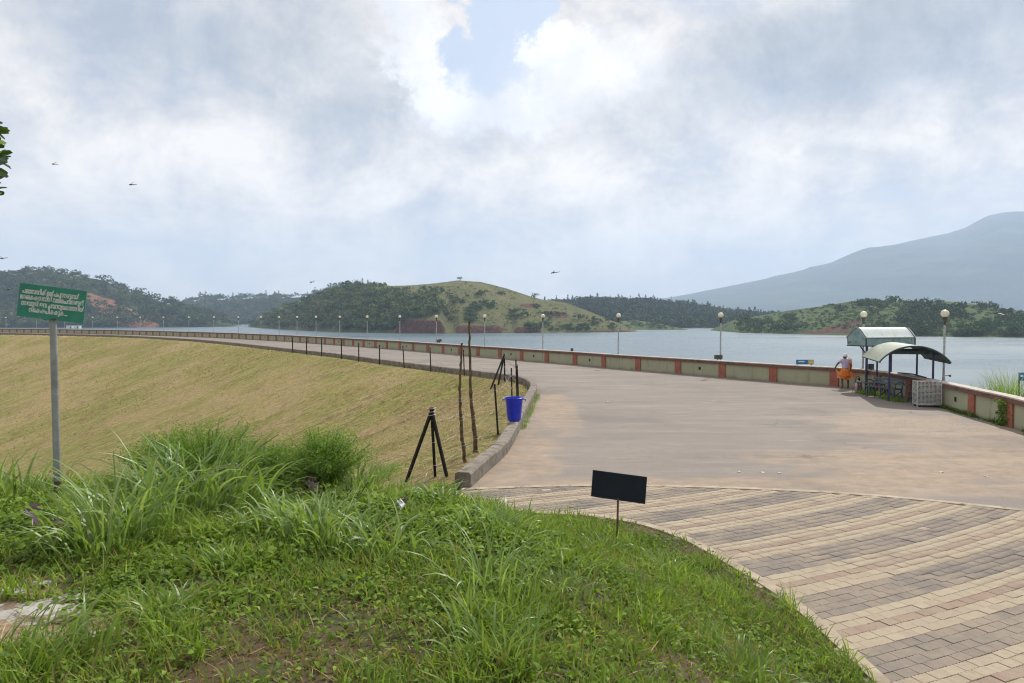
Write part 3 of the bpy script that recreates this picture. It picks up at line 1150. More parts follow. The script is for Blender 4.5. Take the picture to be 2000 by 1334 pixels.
# ------------------------------------------------------------------ far woods
def crown(seed, n=84, flatness=.8, pointed=False, size=.36):
    rg = np.random.default_rng(seed)
    if pointed:
        h = rg.random(n) ** 1.4
        a = rg.random(n) * 2 * math.pi
        rr = (1 - h) * .55 + .06
        rr = rr * (.6 + .5 * rg.random(n))
        C = np.stack([np.cos(a) * rr, np.sin(a) * rr, h * 1.7 - .3], 1)
        N = np.stack([np.cos(a), np.sin(a), .5 + 0 * a], 1)
        size = size * .72
    else:
        nb = 6
        bc = rg.normal(0, .42, (nb, 3)) * [1, 1, .55] + [0, 0, .1]
        br = rg.uniform(.38, .62, nb)
        w = rg.integers(0, nb, n)
        dv = rg.normal(0, 1, (n, 3))
        dv[:, 2] = np.abs(dv[:, 2]) * 1.0 - .25
        dv /= np.linalg.norm(dv, axis=1)[:, None]
        C = bc[w] + dv * br[w][:, None] * rg.uniform(.75, 1.08, n)[:, None]
        C[:, 2] *= flatness
        N = dv
    N = N + rg.normal(0, .55, (n, 3))
    N /= np.linalg.norm(N, axis=1)[:, None]
    T = np.cross(N, rg.normal(0, 1, (n, 3)))
    T /= np.linalg.norm(T, axis=1)[:, None]
    Bt = np.cross(N, T)
    sz = size * rg.uniform(.55, 1.2, n)[:, None]
    q = np.stack([C - T * sz * .5, C - Bt * sz * .38 + N * sz * .08, C + T * sz * .5, C + Bt * sz * .38 - N * sz * .05], 1)
    return q.reshape(-1, 3), np.repeat(rg.uniform(-.12, .12, n), 4)


CROWNS = [crown(i) for i in range(10)]
PINES = [crown(40 + i, pointed=True) for i in range(5)]
SHRUB = [crown(60 + i, 60, .62, size=.42) for i in range(6)]
MAT['forest'] = leafmat('forest_leaves', [(0, (.018, .036, .015)), (.35, (.04, .07, .025)), (.7, (.08, .12, .04)), (1, (.15, .18, .065))], .18, .75, scale=.03, spec=.15)
MAT['shrub'] = leafmat('shrub_leaves', [(0, (.03, .06, .018)), (.5, (.06, .105, .03)), (1, (.13, .175, .055))], .2, .75, scale=.08, spec=.15)
MAT['tussock'] = leafmat('tussock_grass', [(0, (.11, .125, .042)), (.5, (.17, .175, .062)), (1, (.26, .225, .10))], .15, .8, scale=.08, spec=.1)
MAT['bark'] = simple('bark', (.06, .045, .03), (.16, .12, .085), 14, .95, bump=.6)


def place(protos, P, rad, tint, rg):
    V, T = [], []
    for p, r_, t_ in zip(P, rad, tint):
        q, tt = protos[rg.integers(len(protos))]
        a = rg.random() * 6.283
        c_, s_ = math.cos(a), math.sin(a)
        M = np.array([[c_, -s_, 0], [s_, c_, 0], [0, 0, 1]]) * r_
        V.append(q @ M.T + p)
        T.append(tt + t_)
    return np.concatenate(V), np.concatenate(T)


def wood(name, label, cat, hill, polys, n, rad, lift=.55, protos=CROWNS, seed=1, tint=(.2, .8), mat_=None, clump=0, avoid_soil=True, pines=0):
    rg = np.random.default_rng(seed)
    P, RD, TI, PR = [], [], [], []
    areas = []
    for pl_ in polys:
        a = np.array(pl_, float)
        areas.append(abs(np.dot(a[:, 0], np.roll(a[:, 1], 1)) - np.dot(a[:, 1], np.roll(a[:, 0], 1))) / 2)
    tot = sum(areas)
    for pl_, ar in zip(polys, areas):
        a = np.array(pl_, float)
        want = max(1, int(n * ar / tot))
        got = 0
        it = 0
        while got < want and it < want * 40:
            it += 1
            q = np.array([[rg.uniform(a[:, 0].min(), a[:, 0].max()), rg.uniform(a[:, 1].min(), a[:, 1].max())]])
            if not inpoly(q, a)[0]:
                continue
            if clump and vnoise(q[:, 0] * clump, q[:, 1] * clump * 2.2, seed)[0] < -.05:
                continue
            w = hill.locate(q[0, 0], q[0, 1])
            i = int(np.clip(round((q[0, 0] - hill.px[0]) / (hill.px[1] - hill.px[0])), 0, len(hill.px) - 1))
            if avoid_soil:
                j = int(np.argmin(np.abs(hill.PY[i] - q[0, 1])))
                if hill.soil[i, max(j - 1, 0):j + 4].max() > .12:
                    continue
            r_ = rg.uniform(*rad) * (1.25 if rg.random() < .12 else 1)
            P.append(w + [0, 0, r_ * lift])
            RD.append(r_)
            TI.append(np.clip(.5 * rg.uniform(*tint) + .5 * (np.mean(tint) + .5 * vnoise(np.array([w[0] * .02]), np.array([w[1] * .02]), 3)[0]), 0, 1))
            got += 1
    P, RD, TI = np.array(P), np.array(RD), np.array(TI)
    if pines:
        k = rg.random(len(P)) < pines
        v1, t1 = place(PINES, P[k], RD[k] * 1.0, TI[k], rg)
        v2, t2 = place(protos, P[~k], RD[~k], TI[~k], rg)
        V, T = np.concatenate([v1, v2]), np.concatenate([t1, t2])
    else:
        V, T = place(protos, P, RD, TI, rg)
    F = np.arange(len(V)).reshape(-1, 4)
    o = link(name, fastmesh(name, V, F, mat_ or MAT['forest'], {'tint': T}))
    o['kind'] = 'stuff'
    tag(o, label, cat)
    return o


wood('forest', 'dense dark forest covering the hill behind the green sign', 'forest', hill_left,
     [[(-320, 640), (-320, 530), (0, 535), (50, 530), (95, 529), (150, 536), (200, 546), (250, 562), (290, 573), (330, 586), (365, 597), (420, 613), (480, 637), (300, 639), (0, 640)]], 1250, (4.0, 8.5), seed=3, tint=(.05, 1.0))
wood('forest', 'hazy wooded ridge in the gap between left and middle hills', 'forest', hill_far,
     [[(330, 612), (365, 586), (400, 575), (450, 579), (500, 575), (560, 577), (600, 574), (640, 563), (680, 554), (720, 557), (720, 600), (480, 640), (400, 640)]], 620, (6, 10), seed=5, pines=.1)
wood('forest', 'dark blue-green wood on the ridge behind the middle hill', 'forest', hill_dark,
     [[(1020, 610), (1050, 589), (1080, 586), (1150, 583), (1250, 584), (1300, 588), (1340, 591), (1380, 599), (1430, 606), (1500, 610), (1560, 613), (1600, 625), (1500, 640), (1050, 640)]], 1000, (5.0, 8.0), seed=7, pines=.12, tint=(0, .45))
wood('forest', 'thick green wood on the left flank of the middle hill', 'forest', hill_mid,
     [[(486, 638), (500, 624), (520, 613), (560, 598), (600, 584), (640, 571), (690, 559), (735, 560), (760, 572), (800, 580), (845, 577), (866, 590), (868, 606), (845, 617), (800, 628), (775, 646), (700, 648), (600, 645), (540, 642)]], 720, (2.2, 5.4), seed=9, tint=(.0, 1.3))
wood('scrub', 'dark scrub bands and bushes on the open slope of the middle hill', 'scrub', hill_mid,
     [[(925, 573), (960, 572), (1000, 577), (1035, 582), (1060, 588), (1040, 590), (1000, 584), (950, 580), (925, 579)],
      [(1005, 594), (1050, 596), (1050, 603), (1010, 602)], [(870, 577), (920, 575), (930, 590), (880, 590)],
      [(985, 618), (1060, 612), (1130, 614), (1200, 636), (1215, 645), (1010, 648)], [(860, 602), (930, 600), (985, 612), (960, 630), (880, 628)], [(780, 566), (840, 562), (880, 572), (860, 590), (800, 584)], [(880, 590), (1000, 588), (1060, 604), (1000, 612), (900, 606)]], 270, (1.3, 3.0), .4, SHRUB, seed=13, clump=.05, mat_=MAT['shrub'], avoid_soil=False, tint=(.1, .7))
wood('scrub', 'dark trees and scrub scattered over the green hill at right', 'scrub', hill_right,
     [[(1390, 645), (1430, 628), (1480, 619), (1540, 608), (1560, 630), (1590, 652), (1450, 649)], [(1600, 600), (1690, 589), (1800, 592), (1800, 612), (1700, 620), (1640, 615)],
      [(1760, 600), (1850, 592), (1950, 604), (2100, 618), (2400, 603), (2500, 655), (2000, 658), (1780, 655), (1720, 640)], [(1700, 648), (2100, 655), (2100, 660), (1700, 657)]], 420, (2.2, 4.6), .5, CROWNS, seed=15, clump=.035, mat_=MAT['shrub'], tint=(.0, .6))
wood('undergrowth', 'bright green bushes covering the lower slopes of the right hill', 'undergrowth', hill_right,
     [[(1400, 640), (1480, 620), (1600, 600), (1690, 590), (1900, 598), (2100, 620), (2400, 610), (2400, 655), (2000, 658), (1600, 652), (1450, 649)]], 1500, (.8, 2.0), .25, SHRUB, seed=16, mat_=MAT['shrub'], tint=(.3, 1.2))
wood('undergrowth', 'tussocks and small bushes dotting the open slope of the middle hill', 'undergrowth', hill_mid,
     [[(760, 575), (800, 559), (895, 549), (990, 565), (1060, 588), (1150, 612), (1230, 642), (1130, 646), (1000, 645), (880, 640), (860, 610)]], 520, (.5, 1.2), .15, SHRUB, seed=18, mat_=MAT['tussock'], tint=(.0, 1.0))
wood('undergrowth', 'low green bushes along the shore spit', 'undergrowth', spit,
     [[(1195, 640), (1220, 629), (1245, 627), (1300, 637), (1330, 643), (1230, 643)]], 60, (1.2, 2.4), .4, SHRUB, seed=17, mat_=MAT['shrub'], tint=(.3, .8))


def tree(name, label, cat, hill, px, py, r_, kind='round', group=None, tint=.4, seed=0):
    w = hill.locate(px, py)
    o = empty(name, tuple(w), label, cat, group)
    rg = np.random.default_rng(seed + 500)
    q, tt = (PINES if kind == 'pine' else SHRUB if kind == 'shrub' else CROWNS)[seed % 5]
    h = r_ * (.30 if kind == 'shrub' else .62)
    MB().tube([(0, 0, -.8), (.05 * r_, 0, h * .6), (0, .03 * r_, h * 1.2)], [r_ * .09, r_ * .07, r_ * .03], 6).build('trunk', MAT['bark'], o)
    V = q * r_ + [0, 0, h]
    link('crown', fastmesh('crown', V, np.arange(len(V)).reshape(-1, 4), MAT['shrub'], {'tint': tt + tint}), o)
    return o


tree('tree', 'lone round tree on the bald summit of the middle hill', 'tree', hill_mid, 899, 548, 3.0, tint=.35, seed=1)
tree('tree', 'small tree just right of the bald summit of the middle hill', 'tree', hill_mid, 911, 554, 1.5, tint=.3, seed=2)
tree('bush', 'round bush alone on the pale slope left of the earth cliff', 'bush', hill_mid, 886, 612, 3.0, 'shrub', tint=.3, seed=3)
tree('tree', 'dark tree on the shoulder of the middle hill above the pale spit', 'tree', hill_mid, 1043, 583, 3.4, tint=.3, seed=4)
tree('bush', 'big dark bush at the waterline of the middle hill', 'bush', hill_mid, 1046, 646, 4.6, 'shrub', tint=.3, seed=5)
tree('bush', 'wide bush below the red bank on the middle hill', 'bush', hill_mid, 1130, 624, 4.6, 'shrub', tint=.35, seed=6)
tree('bush', 'pointed bush near the right tip of the middle hill', 'bush', hill_mid, 1188, 630, 3.2, 'round', tint=.3, seed=7)
tree('tree', 'tall tree topping the wooded left flank of the middle hill', 'tree', hill_mid, 684, 562, 6.2, tint=.15, seed=8)
tree('tree', 'dark round tree on the skyline of the right hill, leftmost', 'tree', hill_right, 1735, 591, 4.0, tint=.15, seed=9)
tree('tree', 'broad dark tree in the middle of the right hill slope', 'tree', hill_right, 1795, 612, 6.0, tint=.1, seed=10)
tree('tree', 'broad dark tree on the right hill behind the nearest lamp globe', 'tree', hill_right, 1880, 610, 6.2, tint=.1, seed=11)
tree('tree', 'dark tree low on the right hill near the water, behind the arched shelter', 'tree', hill_right, 1775, 640, 5.6, tint=.1, seed=12)

# two white huts on the far bank and the bank road
MAT['white'] = simple('white_paint', (.62, .62, .60), (.76, .76, .74), 4, .6, bump=.1)
for (pa, pb, lab) in ((131.5, 143, 'left of two white huts on the far bank below the green sign'), (146, 157, 'right of two white huts on the far bank below the green sign')):
    Yd = 700.
    p = at((pa + pb) / 2, 641.5, Yd)
    w = (pb - pa) / FPX * Yd
    o = empty('hut', (p[0], p[1], p[2] - .2), lab, 'hut')
    MB().box((0, 0, 1.5), (w, 3.5, 3.0)).build('wall', MAT['white'], o)
    MB().box((0, 0, 3.1), (w + .5, 4, .18)).build('roof', MAT['coptop'], o)
    MB().box((w * .2, -1.76, 1.2), (1.0, .05, 2.0)).build('door', MAT['hole'], o)
a, b = at(-60, 644.5, 690), at(300, 644.5, 720)
struct(MB().sheet([[(a[0], a[1], ZW - 1), (a[0], a[1], a[2]), (a[0], a[1] + 60, a[2] + .3), (a[0], a[1] + 70, ZW - 1)],
                   [(b[0], b[1], ZW - 1), (b[0], b[1], a[2]), (b[0], b[1] + 60, a[2] + .3), (b[0], b[1] + 70, ZW - 1)]]).build('bank_road', MAT['riprap']))

# ------------------------------------------------------------------ lamp posts behind the parapet
def m_globe():
    m_, t = material('frosted_globe')
    p = objco(t)
    n = t.noise(p, 9, 6, .6)
    finish(t, t.mix(t.sm(n, .45, .7), (.80, .76, .62), (.62, .55, .38)), .35)
    t.b.inputs['Subsurface Weight'].default_value = .3
    t.b.inputs['Subsurface Radius'].default_value = (.1, .1, .08)
    return m_


MAT['globe'] = m_globe()
MAT['lamp_pole'] = simple('galvanised_pole', (.30, .31, .31), (.45, .46, .45), 8, .55, .3, bump=.1, spots=((.20, .15, .11), 12, .62))
MAT['lamp_dark'] = simple('lamp_collar', (.06, .05, .045), (.12, .09, .07), 10, .6)
LAMP = WALL - WN * .95


def on_curve(curve, px):
    q = 1000 + FPX * curve[:, 0] / (curve[:, 1] * math.cos(PIT) + .05)
    i = int(np.argmin(np.abs(q - px)))
    return curve[i]


GZ, GR = 3.44, .15
pole_me = MB().tube([(0, 0, -.15), (0, 0, .9), (0, 0, 1.0), (0, 0, GZ - .42)], [.055, .055, .045, .038], 10).mesh('pole', MAT['lamp_pole'], True)
coll_me = MB().lathe([(.0, -.45), (.045, -.45), (.05, -.33), (.075, -.20), (.085, -.15), (.06, -.13), (0, -.13)], (0, 0, GZ), 14).mesh('collar', MAT['lamp_dark'], 30)
prof = [(max(.001, GR * math.sin(a)), -GR * math.cos(a)) for a in np.linspace(.05, math.pi, 14)]
glob_me = MB().lathe(prof, (0, 0, GZ), 20).mesh('globe', MAT['globe'], 80)
ordn = ['first', 'second', 'third', 'fourth', 'fifth', 'sixth', 'seventh', 'eighth', 'ninth', 'tenth', 'eleventh', 'twelfth', 'thirteenth', 'fourteenth', 'fifteenth',
        'sixteenth', 'seventeenth', 'eighteenth', 'nineteenth', 'twentieth', 'twenty-first', 'twenty-second', 'twenty-third', 'twenty-fourth']
lampx = [1847, 1683, 1408, 1208, 1060.5, 945.5, 852.5, 780, 716.5, 664, 618.5, 580, 545, 509.5, 465, 417, 370, 320, 274, 228.5, 180.5, 127, 72, 12.5]
lamps = []
for i, px in enumerate(lampx):
    p = on_curve(LAMP, px)
    lab = {0: 'nearest globe lamp post, standing beyond the arched shelter', 1: 'globe lamp post rising behind the kiosk roof'}.get(
        i, 'globe lamp post behind the parapet, %s from the right' % ordn[i])
    o = empty('lamp_post', (p[0], p[1], -.05), lab, 'lamp post', 'lamp posts along the parapet')
    o.rotation_euler = (random.gauss(0, .004), random.gauss(0, .004), random.uniform(0, 6))
    link('pole', pole_me, o)
    link('collar', coll_me, o)
    link('globe', glob_me, o)
    lamps.append(o)
mb = MB().beam((0, 0, 1.02), (.26, -.02, 1.03), .03).beam((.24, -.02, .98), (.24, -.02, 1.06), .05)
mb.build('bracket', MAT['lamp_dark'], lamps[0], loc=None)
lamps[0].rotation_euler = (0, .002, 0)

# floodlight housings and small boards that show above the parapet
MAT['slate'] = simple('slate_metal', (.07, .09, .09), (.15, .18, .18), 10, .5, .3)
MAT['blueboard'] = simple('blue_board', (.03, .14, .30), (.05, .22, .42), 5, .6)
MAT['yellow'] = simple('yellow_paint', (.55, .38, .08), (.66, .48, .14), 5, .6)
for px, py, w, h, roll, lab in ((858, 665.5, 9.5, 5.5, -.3, 'tilted dark floodlight clamped near the seventh lamp post'),
                               (1117, 683.5, 5, 7, 0, 'small grey floodlight above the middle of the parapet'),
                               (1403, 697, 15, 8, 0, 'dark floodlight at the foot of the third lamp post')):
    c_ = on_curve(LAMP, px)
    p = at(px, py, c_[1])
    o = empty('floodlight', (p[0], p[1], -.1), lab, 'floodlight')
    W, Hh = w / FPX * p[1], h / FPX * p[1]
    z = p[2] + .1
    M = Matrix.Rotation(roll, 3, 'Y')
    MB().box((0, 0, z), (W, .16, Hh), M).build('housing', MAT['slate'], o)
    MB().box((0, -.09, z), (W * .8, .02, Hh * .7), M).build('glass', MAT['lamp_dark'], o)
    MB().tube([(0, .1, 0), (0, .1, z)], .03, 6).build('stand', MAT['lamp_dark'], o)
for px, py, w, h, lab in ((1572, 707, 34, 9, 'small blue and yellow board peeping over the parapet'), (1998, 735.5, 15, 16, 'blue painted board in the tall grass at the right edge')):
    c_ = on_curve(WALL - WN * 1.6, px)
    p = at(px, py, c_[1])
    o = empty('notice_board', (p[0], p[1], -.12), lab, 'board')
    W, Hh = w / FPX * p[1], h / FPX * p[1]
    z = p[2] + .12
    MB().box((0, 0, z), (W, .03, Hh)).build('panel', MAT['blueboard'], o)
    MB().box((W * .33, -.018, z), (W * .28, .01, Hh * .8)).build('patch', MAT['yellow'], o)
    MB().box((-W * .2, -.018, z + Hh * .1), (W * .35, .01, Hh * .25)).build('lettering', MAT['white'], o)
    for sx in (-.4, .4):
        MB().box((W * sx, .03, (z + Hh / 2) / 2), (.04, .03, z + Hh / 2)).build('post', MAT['slate'], o)

# ------------------------------------------------------------------ arched shelter
def m_sheet(name, c1, c2, stain):
    m_, t = material(name)
    p = objco(t)
    n1, n2 = t.noise(p, 1.6, 7, .65), t.noise(p, 9, 6, .7)
    c_ = t.mix(n1, c1, c2)
    c_ = t.mix(t.m('MULTIPLY', t.sm(t.m('ADD', t.m('MULTIPLY', n1, .6), t.m('MULTIPLY', n2, .4)), .50, .62), .75), c_, stain)
    finish(t, c_, t.sm(n2, .3, .7, .3, .55), t.bump(n2, .1, .01))
    return m_


MAT['sheet'] = m_sheet('canopy_sheet', (.25, .28, .22), (.34, .36, .28), (.22, .21, .14))
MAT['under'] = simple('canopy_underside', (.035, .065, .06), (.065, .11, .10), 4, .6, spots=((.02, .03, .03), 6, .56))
MAT['roofwhite'] = m_sheet('kiosk_roof_sheet', (.62, .70, .69), (.76, .82, .80), (.46, .42, .28))
MAT['teal'] = simple('faded_teal_sheet', (.16, .26, .27), (.27, .38, .385), 3, .6, spots=((.09, .085, .06), 4, .56))
MAT['navy'] = simple('navy_steel', (.022, .024, .075), (.05, .05, .13), 9, .5, .1, spots=((.06, .045, .04), 9, .60))
MAT['steel'] = simple('blue_grey_steel', (.05, .07, .085), (.11, .14, .16), 8, .5, .2, spots=((.10, .08, .06), 10, .6))
MAT['darksteel'] = simple('dark_steel', (.03, .035, .04), (.07, .075, .08), 9, .5, .2)
sh = empty('arched_shelter', (15.2, 27.0, 0), 'open shelter with low arched canopy on dark blue legs beside the parapet', 'shelter', rz=-math.atan2(.30, .954))
HW, EZ, RISE, LEN = 1.22, 1.55, .62, 4.0
rad = (HW * HW + RISE * RISE) / (2 * RISE)
phi = math.asin(HW / rad)


def archz(x):
    return EZ + RISE - rad + math.sqrt(max(rad * rad - x * x, 0))


panels = 4
for k in range(panels):
    g_ = []
    for yv in np.linspace(LEN * k / panels + (.006 if k else 0), LEN * (k + 1) / panels - .006, 3):
        g_.append([(rad * math.sin(a), yv, EZ + RISE - rad + rad * math.cos(a)) for a in np.linspace(-phi, phi, 25)])
    MB().sheet(g_, .012).build('roof_sheet', MAT['sheet'], sh, smooth=50)
for yv in (.03, LEN * .34, LEN * .67, LEN - .03):
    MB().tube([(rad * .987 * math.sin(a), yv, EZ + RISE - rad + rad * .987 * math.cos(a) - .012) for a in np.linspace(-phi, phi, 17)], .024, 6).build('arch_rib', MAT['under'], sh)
for a in np.linspace(-phi * .97, phi * .97, 7):
    p = (rad * .982 * math.sin(a), EZ + RISE - rad + rad * .982 * math.cos(a) - .05)
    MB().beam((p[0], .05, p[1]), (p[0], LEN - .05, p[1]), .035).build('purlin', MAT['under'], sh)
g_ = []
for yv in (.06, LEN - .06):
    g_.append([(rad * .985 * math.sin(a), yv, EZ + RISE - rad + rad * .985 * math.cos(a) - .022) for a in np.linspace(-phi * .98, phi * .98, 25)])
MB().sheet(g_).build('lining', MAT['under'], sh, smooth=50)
for sx in (-.75, .75):
    MB().beam((sx, .15, archz(.75) - .10), (sx, LEN - .15, archz(.75) - .10), .05, .08).build('beam', MAT['navy'], sh)
    for yv in (.6, 3.2):
        b = MB()
        b.beam((sx, yv - .07, -.1), (sx, yv - .02, archz(.75) - .1), .05)
        b.beam((sx, yv + .07, -.1), (sx, yv + .02, archz(.75) - .1), .05)
        for z in (.35, .8, 1.2):
            b.beam((sx, yv - .06, z), (sx, yv + .06, z), .03)
        b.build('leg', MAT['navy'], sh)
for yv in (.6, 3.2):
    MB().beam((-.75, yv, archz(.75) - .09), (.75, yv, archz(.75) - .09), .05, .12).build('tie_beam', MAT['under'], sh)

# ------------------------------------------------------------------ roofed kiosk sign box on a braced post
kdir = math.atan2(.35, .937)
ko = empty('roofed_kiosk', (15.72, 31.75, 0), 'pale curved roof box on a braced dark post at the corner of the parapet', 'kiosk', rz=kdir)
KL, KWd, kz0, kz1, kz2 = 2.9, 1.0, 1.98, 2.34, 2.80
x0, x1 = -.22, KL - .22
yb, yf = .85, -.15
mb = MB()
mb.box(((x0 + x1) / 2, yf - .01, (kz0 + kz1) / 2), (KL, .03, kz1 - kz0))
mb.build('front_board', MAT['teal'], ko)
MB().box(((x0 + x1) / 2, yb + .01, (kz0 + kz1) / 2), (KL, .03, kz1 - kz0)).build('back_board', MAT['teal'], ko)
ym, hw = (yb + yf) / 2, (yb - yf) / 2


def bell(n=21):
    o_ = []
    for t in np.linspace(-1, 1, n):
        u = abs(t)
        z = kz1 + (kz2 - kz1) * (.5 + .5 * math.cos(math.pi * min(u / 1.0, 1))) ** .62
        o_.append((ym + t * (hw + .06), z))
    return o_


bp = bell()
g_ = [[(xv, y, z) for y, z in bp] for xv in np.linspace(x0 - .06, x1 + .06, 8)]
MB().sheet(g_, .012).build('roof_sheet', MAT['roofwhite'], ko, smooth=50)
for xe in (x0, x1):
    vs = [(xe, y, z - .02) for y, z in bp] + [(xe, yb, kz0), (xe, yf, kz0)]
    vs2 = [(xe + .02, y, z) for _, y, z in vs]
    n = len(vs)
    mb = MB().add(vs + vs2, [tuple(range(n)), tuple(range(2 * n - 1, n - 1, -1))] + [(i, (i + 1) % n, n + (i + 1) % n, n + i) for i in range(n)])
    mb.build('gable_end', MAT['teal'], ko)
    MB().tube([(xe - .03, y, z + .01) for y, z in bp], .022, 6).build('gable_trim', MAT['darksteel'], ko)
for (a, b) in (((x0, yf - .03, kz0), (x1, yf - .03, kz0)), ((x0, yb + .03, kz0), (x1, yb + .03, kz0)), ((x0, yf - .03, kz1), (x1, yf - .03, kz1)), ((x0, yf, kz0), (x0, yb, kz0)), ((x1, yf, kz0), (x1, yb, kz0)),
               ((x1, yf - .03, kz0), (x1, yf - .03, kz1)), ((x0, yf - .03, kz0), (x0, yf - .03, kz1))):
    MB().beam(a, b, .045).build('frame_bar', MAT['darksteel'], ko)
for i, xv in enumerate((.12, 1.55)):
    MB().beam((xv, .1, -.08), (xv, .1, kz0), .075).build('post', MAT['navy'], ko)
    for sx in (-.38, .38):
        MB().beam((xv, .1, kz0 - .40), (xv + sx, .1, kz0 - .02), .04).build('brace', MAT['navy'], ko)
MB().box((.30, .02, 1.05), (.20, .14, .26)).build('switch_box', MAT['darksteel'], ko)
MB().beam((.13, .04, 1.05), (.30, .04, 1.05), .03).build('box_bracket', MAT['darksteel'], ko)

# ------------------------------------------------------------------ steel benches
def bench(loc, rz, label, L=1.5, back=True):
    o = empty('bench', loc, label, 'bench', 'benches round the shelter', rz)
    for j, yv in enumerate((-.16, -.05, .06, .17)):
        MB().box((0, yv, .43), (L, .09, .028)).build('seat_slat', MAT['steel'], o)
    for j, z in enumerate((.60, .74) if back else ()):
        MB().box((0, .235 + .04 * j, z), (L, .022, .10), Matrix.Rotation(-.2, 3, 'X')).build('back_slat', MAT['steel'], o)
    for sx in (-L / 2 + .12, 0, L / 2 - .12):
        b = MB()
        b.beam((sx, -.19, 0), (sx, -.17, .42), .045)
        b.beam((sx, .24, 0), (sx, .19, .42), .045)
        b.beam((sx, .20, .40), (sx, .295, .82 if back else .46), .04)
        b.beam((sx, -.20, .40), (sx, .22, .40), .04)
        b.beam((sx, -.18, .12), (sx, .21, .34), .03)
        b.build('leg_frame', MAT['steel'], o)
    for sx in (-L / 2 + .04, L / 2 - .04):
        MB().tube([(sx, .25, .60), (sx, .12, .68), (sx, -.05, .69), (sx, -.17, .64), (sx, -.21, .55), (sx, -.19, .43)], .018, 6).build('armrest', MAT['darksteel'], o)
    return o


bench((15.42, 30.7, 0), R(-45), 'backless bench with curved armrests under the roofed kiosk', 1.2, False)
bench((14.95, 28.75, 0), R(-72), 'blue-grey steel bench in the middle under the arched canopy', 1.6)
bench((15.35, 27.0, 0), R(-96), 'short backless bench between the arched shelter and the wire crate', 1.0, False)

# ------------------------------------------------------------------ white wire crate
MAT['wire'] = simple('white_wire', (.38, .39, .38), (.55, .55, .53), 12, .5, .2, spots=((.25, .2, .15), 14, .62))
cr = empty('wire_crate', onz(1810, 794), 'tall white wire cage crate standing near the foot of the parapet', 'crate', rz=R(-14))
CW, CD, CH = .78, .56, .86
for sx in (-1, 1):
    for sy in (-1, 1):
        MB().beam((sx * CW / 2, sy * CD / 2, .0), (sx * CW / 2, sy * CD / 2, CH + .08), .028).build('corner_post', MAT['wire'], cr)
for k, z in enumerate(np.linspace(.10, CH + .06, 19)):
    th = .022 if k in (0, 9, 18) else .012
    b = MB()
    b.beam((-CW / 2, -CD / 2, z), (CW / 2, -CD / 2, z), th)
    b.beam((-CW / 2, CD / 2, z), (CW / 2, CD / 2, z), th)
    b.beam((-CW / 2, -CD / 2, z), (-CW / 2, CD / 2, z), th)
    b.beam((CW / 2, -CD / 2, z), (CW / 2, CD / 2, z), th)
    b.build('wire_hoop', MAT['wire'], cr)
for xv in np.linspace(-CW / 2 + .13, CW / 2 - .13, 5):
    for sy in (-1, 1):
        MB().beam((xv, sy * CD / 2, .1), (xv, sy * CD / 2, CH + .06), .010).build('upright_wire', MAT['wire'], cr)
MB().box((0, 0, .10), (CW, CD, .025)).build('floor_tray', MAT['wire'], cr)
for sx in (-1, 1):
    for sy in (-1, 1):
        MB().lathe([(.0, 0), (.04, .0), (.045, .03), (.03, .05), (0, .05)], (sx * (CW / 2 - .06), sy * (CD / 2 - .06), .0), 10).build('caster', MAT['darksteel'], cr)

# pole lying on the parapet beside the shelter
q0, q1 = wall_at(s_ref + 4.0), wall_at(s_ref + 6.4)
tag(MB().tube([(*(q0[0] - q0[1] * .08), .935), (*((q0[0] + q1[0]) / 2 - q0[1] * .10), .98), (*(q1[0] - q1[1] * .05), .937)], [.03, .028, .03], 7).build('wooden_pole', MAT['bark']),
    'dark pole lying along the parapet top beside the arched shelter', 'pole')

# ------------------------------------------------------------------ person at the parapet
MAT['skin'] = simple('brown_skin', (.10, .055, .035), (.14, .08, .05), 6, .55, bump=.02)
MAT['shirt'] = simple('lavender_cotton', (.42, .33, .46), (.54, .44, .57), 7, .85, bump=.2)
MAT['cap'] = simple('white_cap', (.66, .62, .68), (.78, .75, .80), 8, .8)
MAT['capband'] = simple('dark_hair', (.012, .010, .010), (.03, .025, .022), 12, .7)
MAT['lungi'] = simple('orange_cloth', (.56, .12, .02), (.70, .24, .03), 5, .85, bump=.2)
MAT['lungi2'] = simple('pink_orange_cloth', (.60, .24, .14), (.70, .36, .22), 5, .85)
per = empty('person', (15.16, 32.55, 0), 'person in white cap, lavender shirt and orange wrap facing the parapet', 'person', rz=R(-14))
per.scale = (.95, .95, .95)


def skinned(name, mat_, joints, edges, parent, sub=2):
    me_ = bpy.data.meshes.new(name)
    me_.from_pydata([j[0] for j in joints], edges, [])
    me_.materials.append(mat_)
    o = link(name, me_, parent)
    sk = o.modifiers.new('skin', 'SKIN')
    sk.use_smooth_shade = True
    if not me_.skin_vertices:
        bm_ = bmesh.new()
        bm_.from_mesh(me_)
        bm_.verts.layers.skin.verify()
        bm_.to_mesh(me_)
        bm_.free()
    for i, j in enumerate(joints):
        r_ = j[1] if hasattr(j[1], '__len__') else (j[1], j[1])
        me_.skin_vertices[0].data[i].radius = r_
        me_.skin_vertices[0].data[i].use_root = (i == 0)
    ss = o.modifiers.new('sub', 'SUBSURF')
    ss.levels = ss.render_levels = sub
    return o


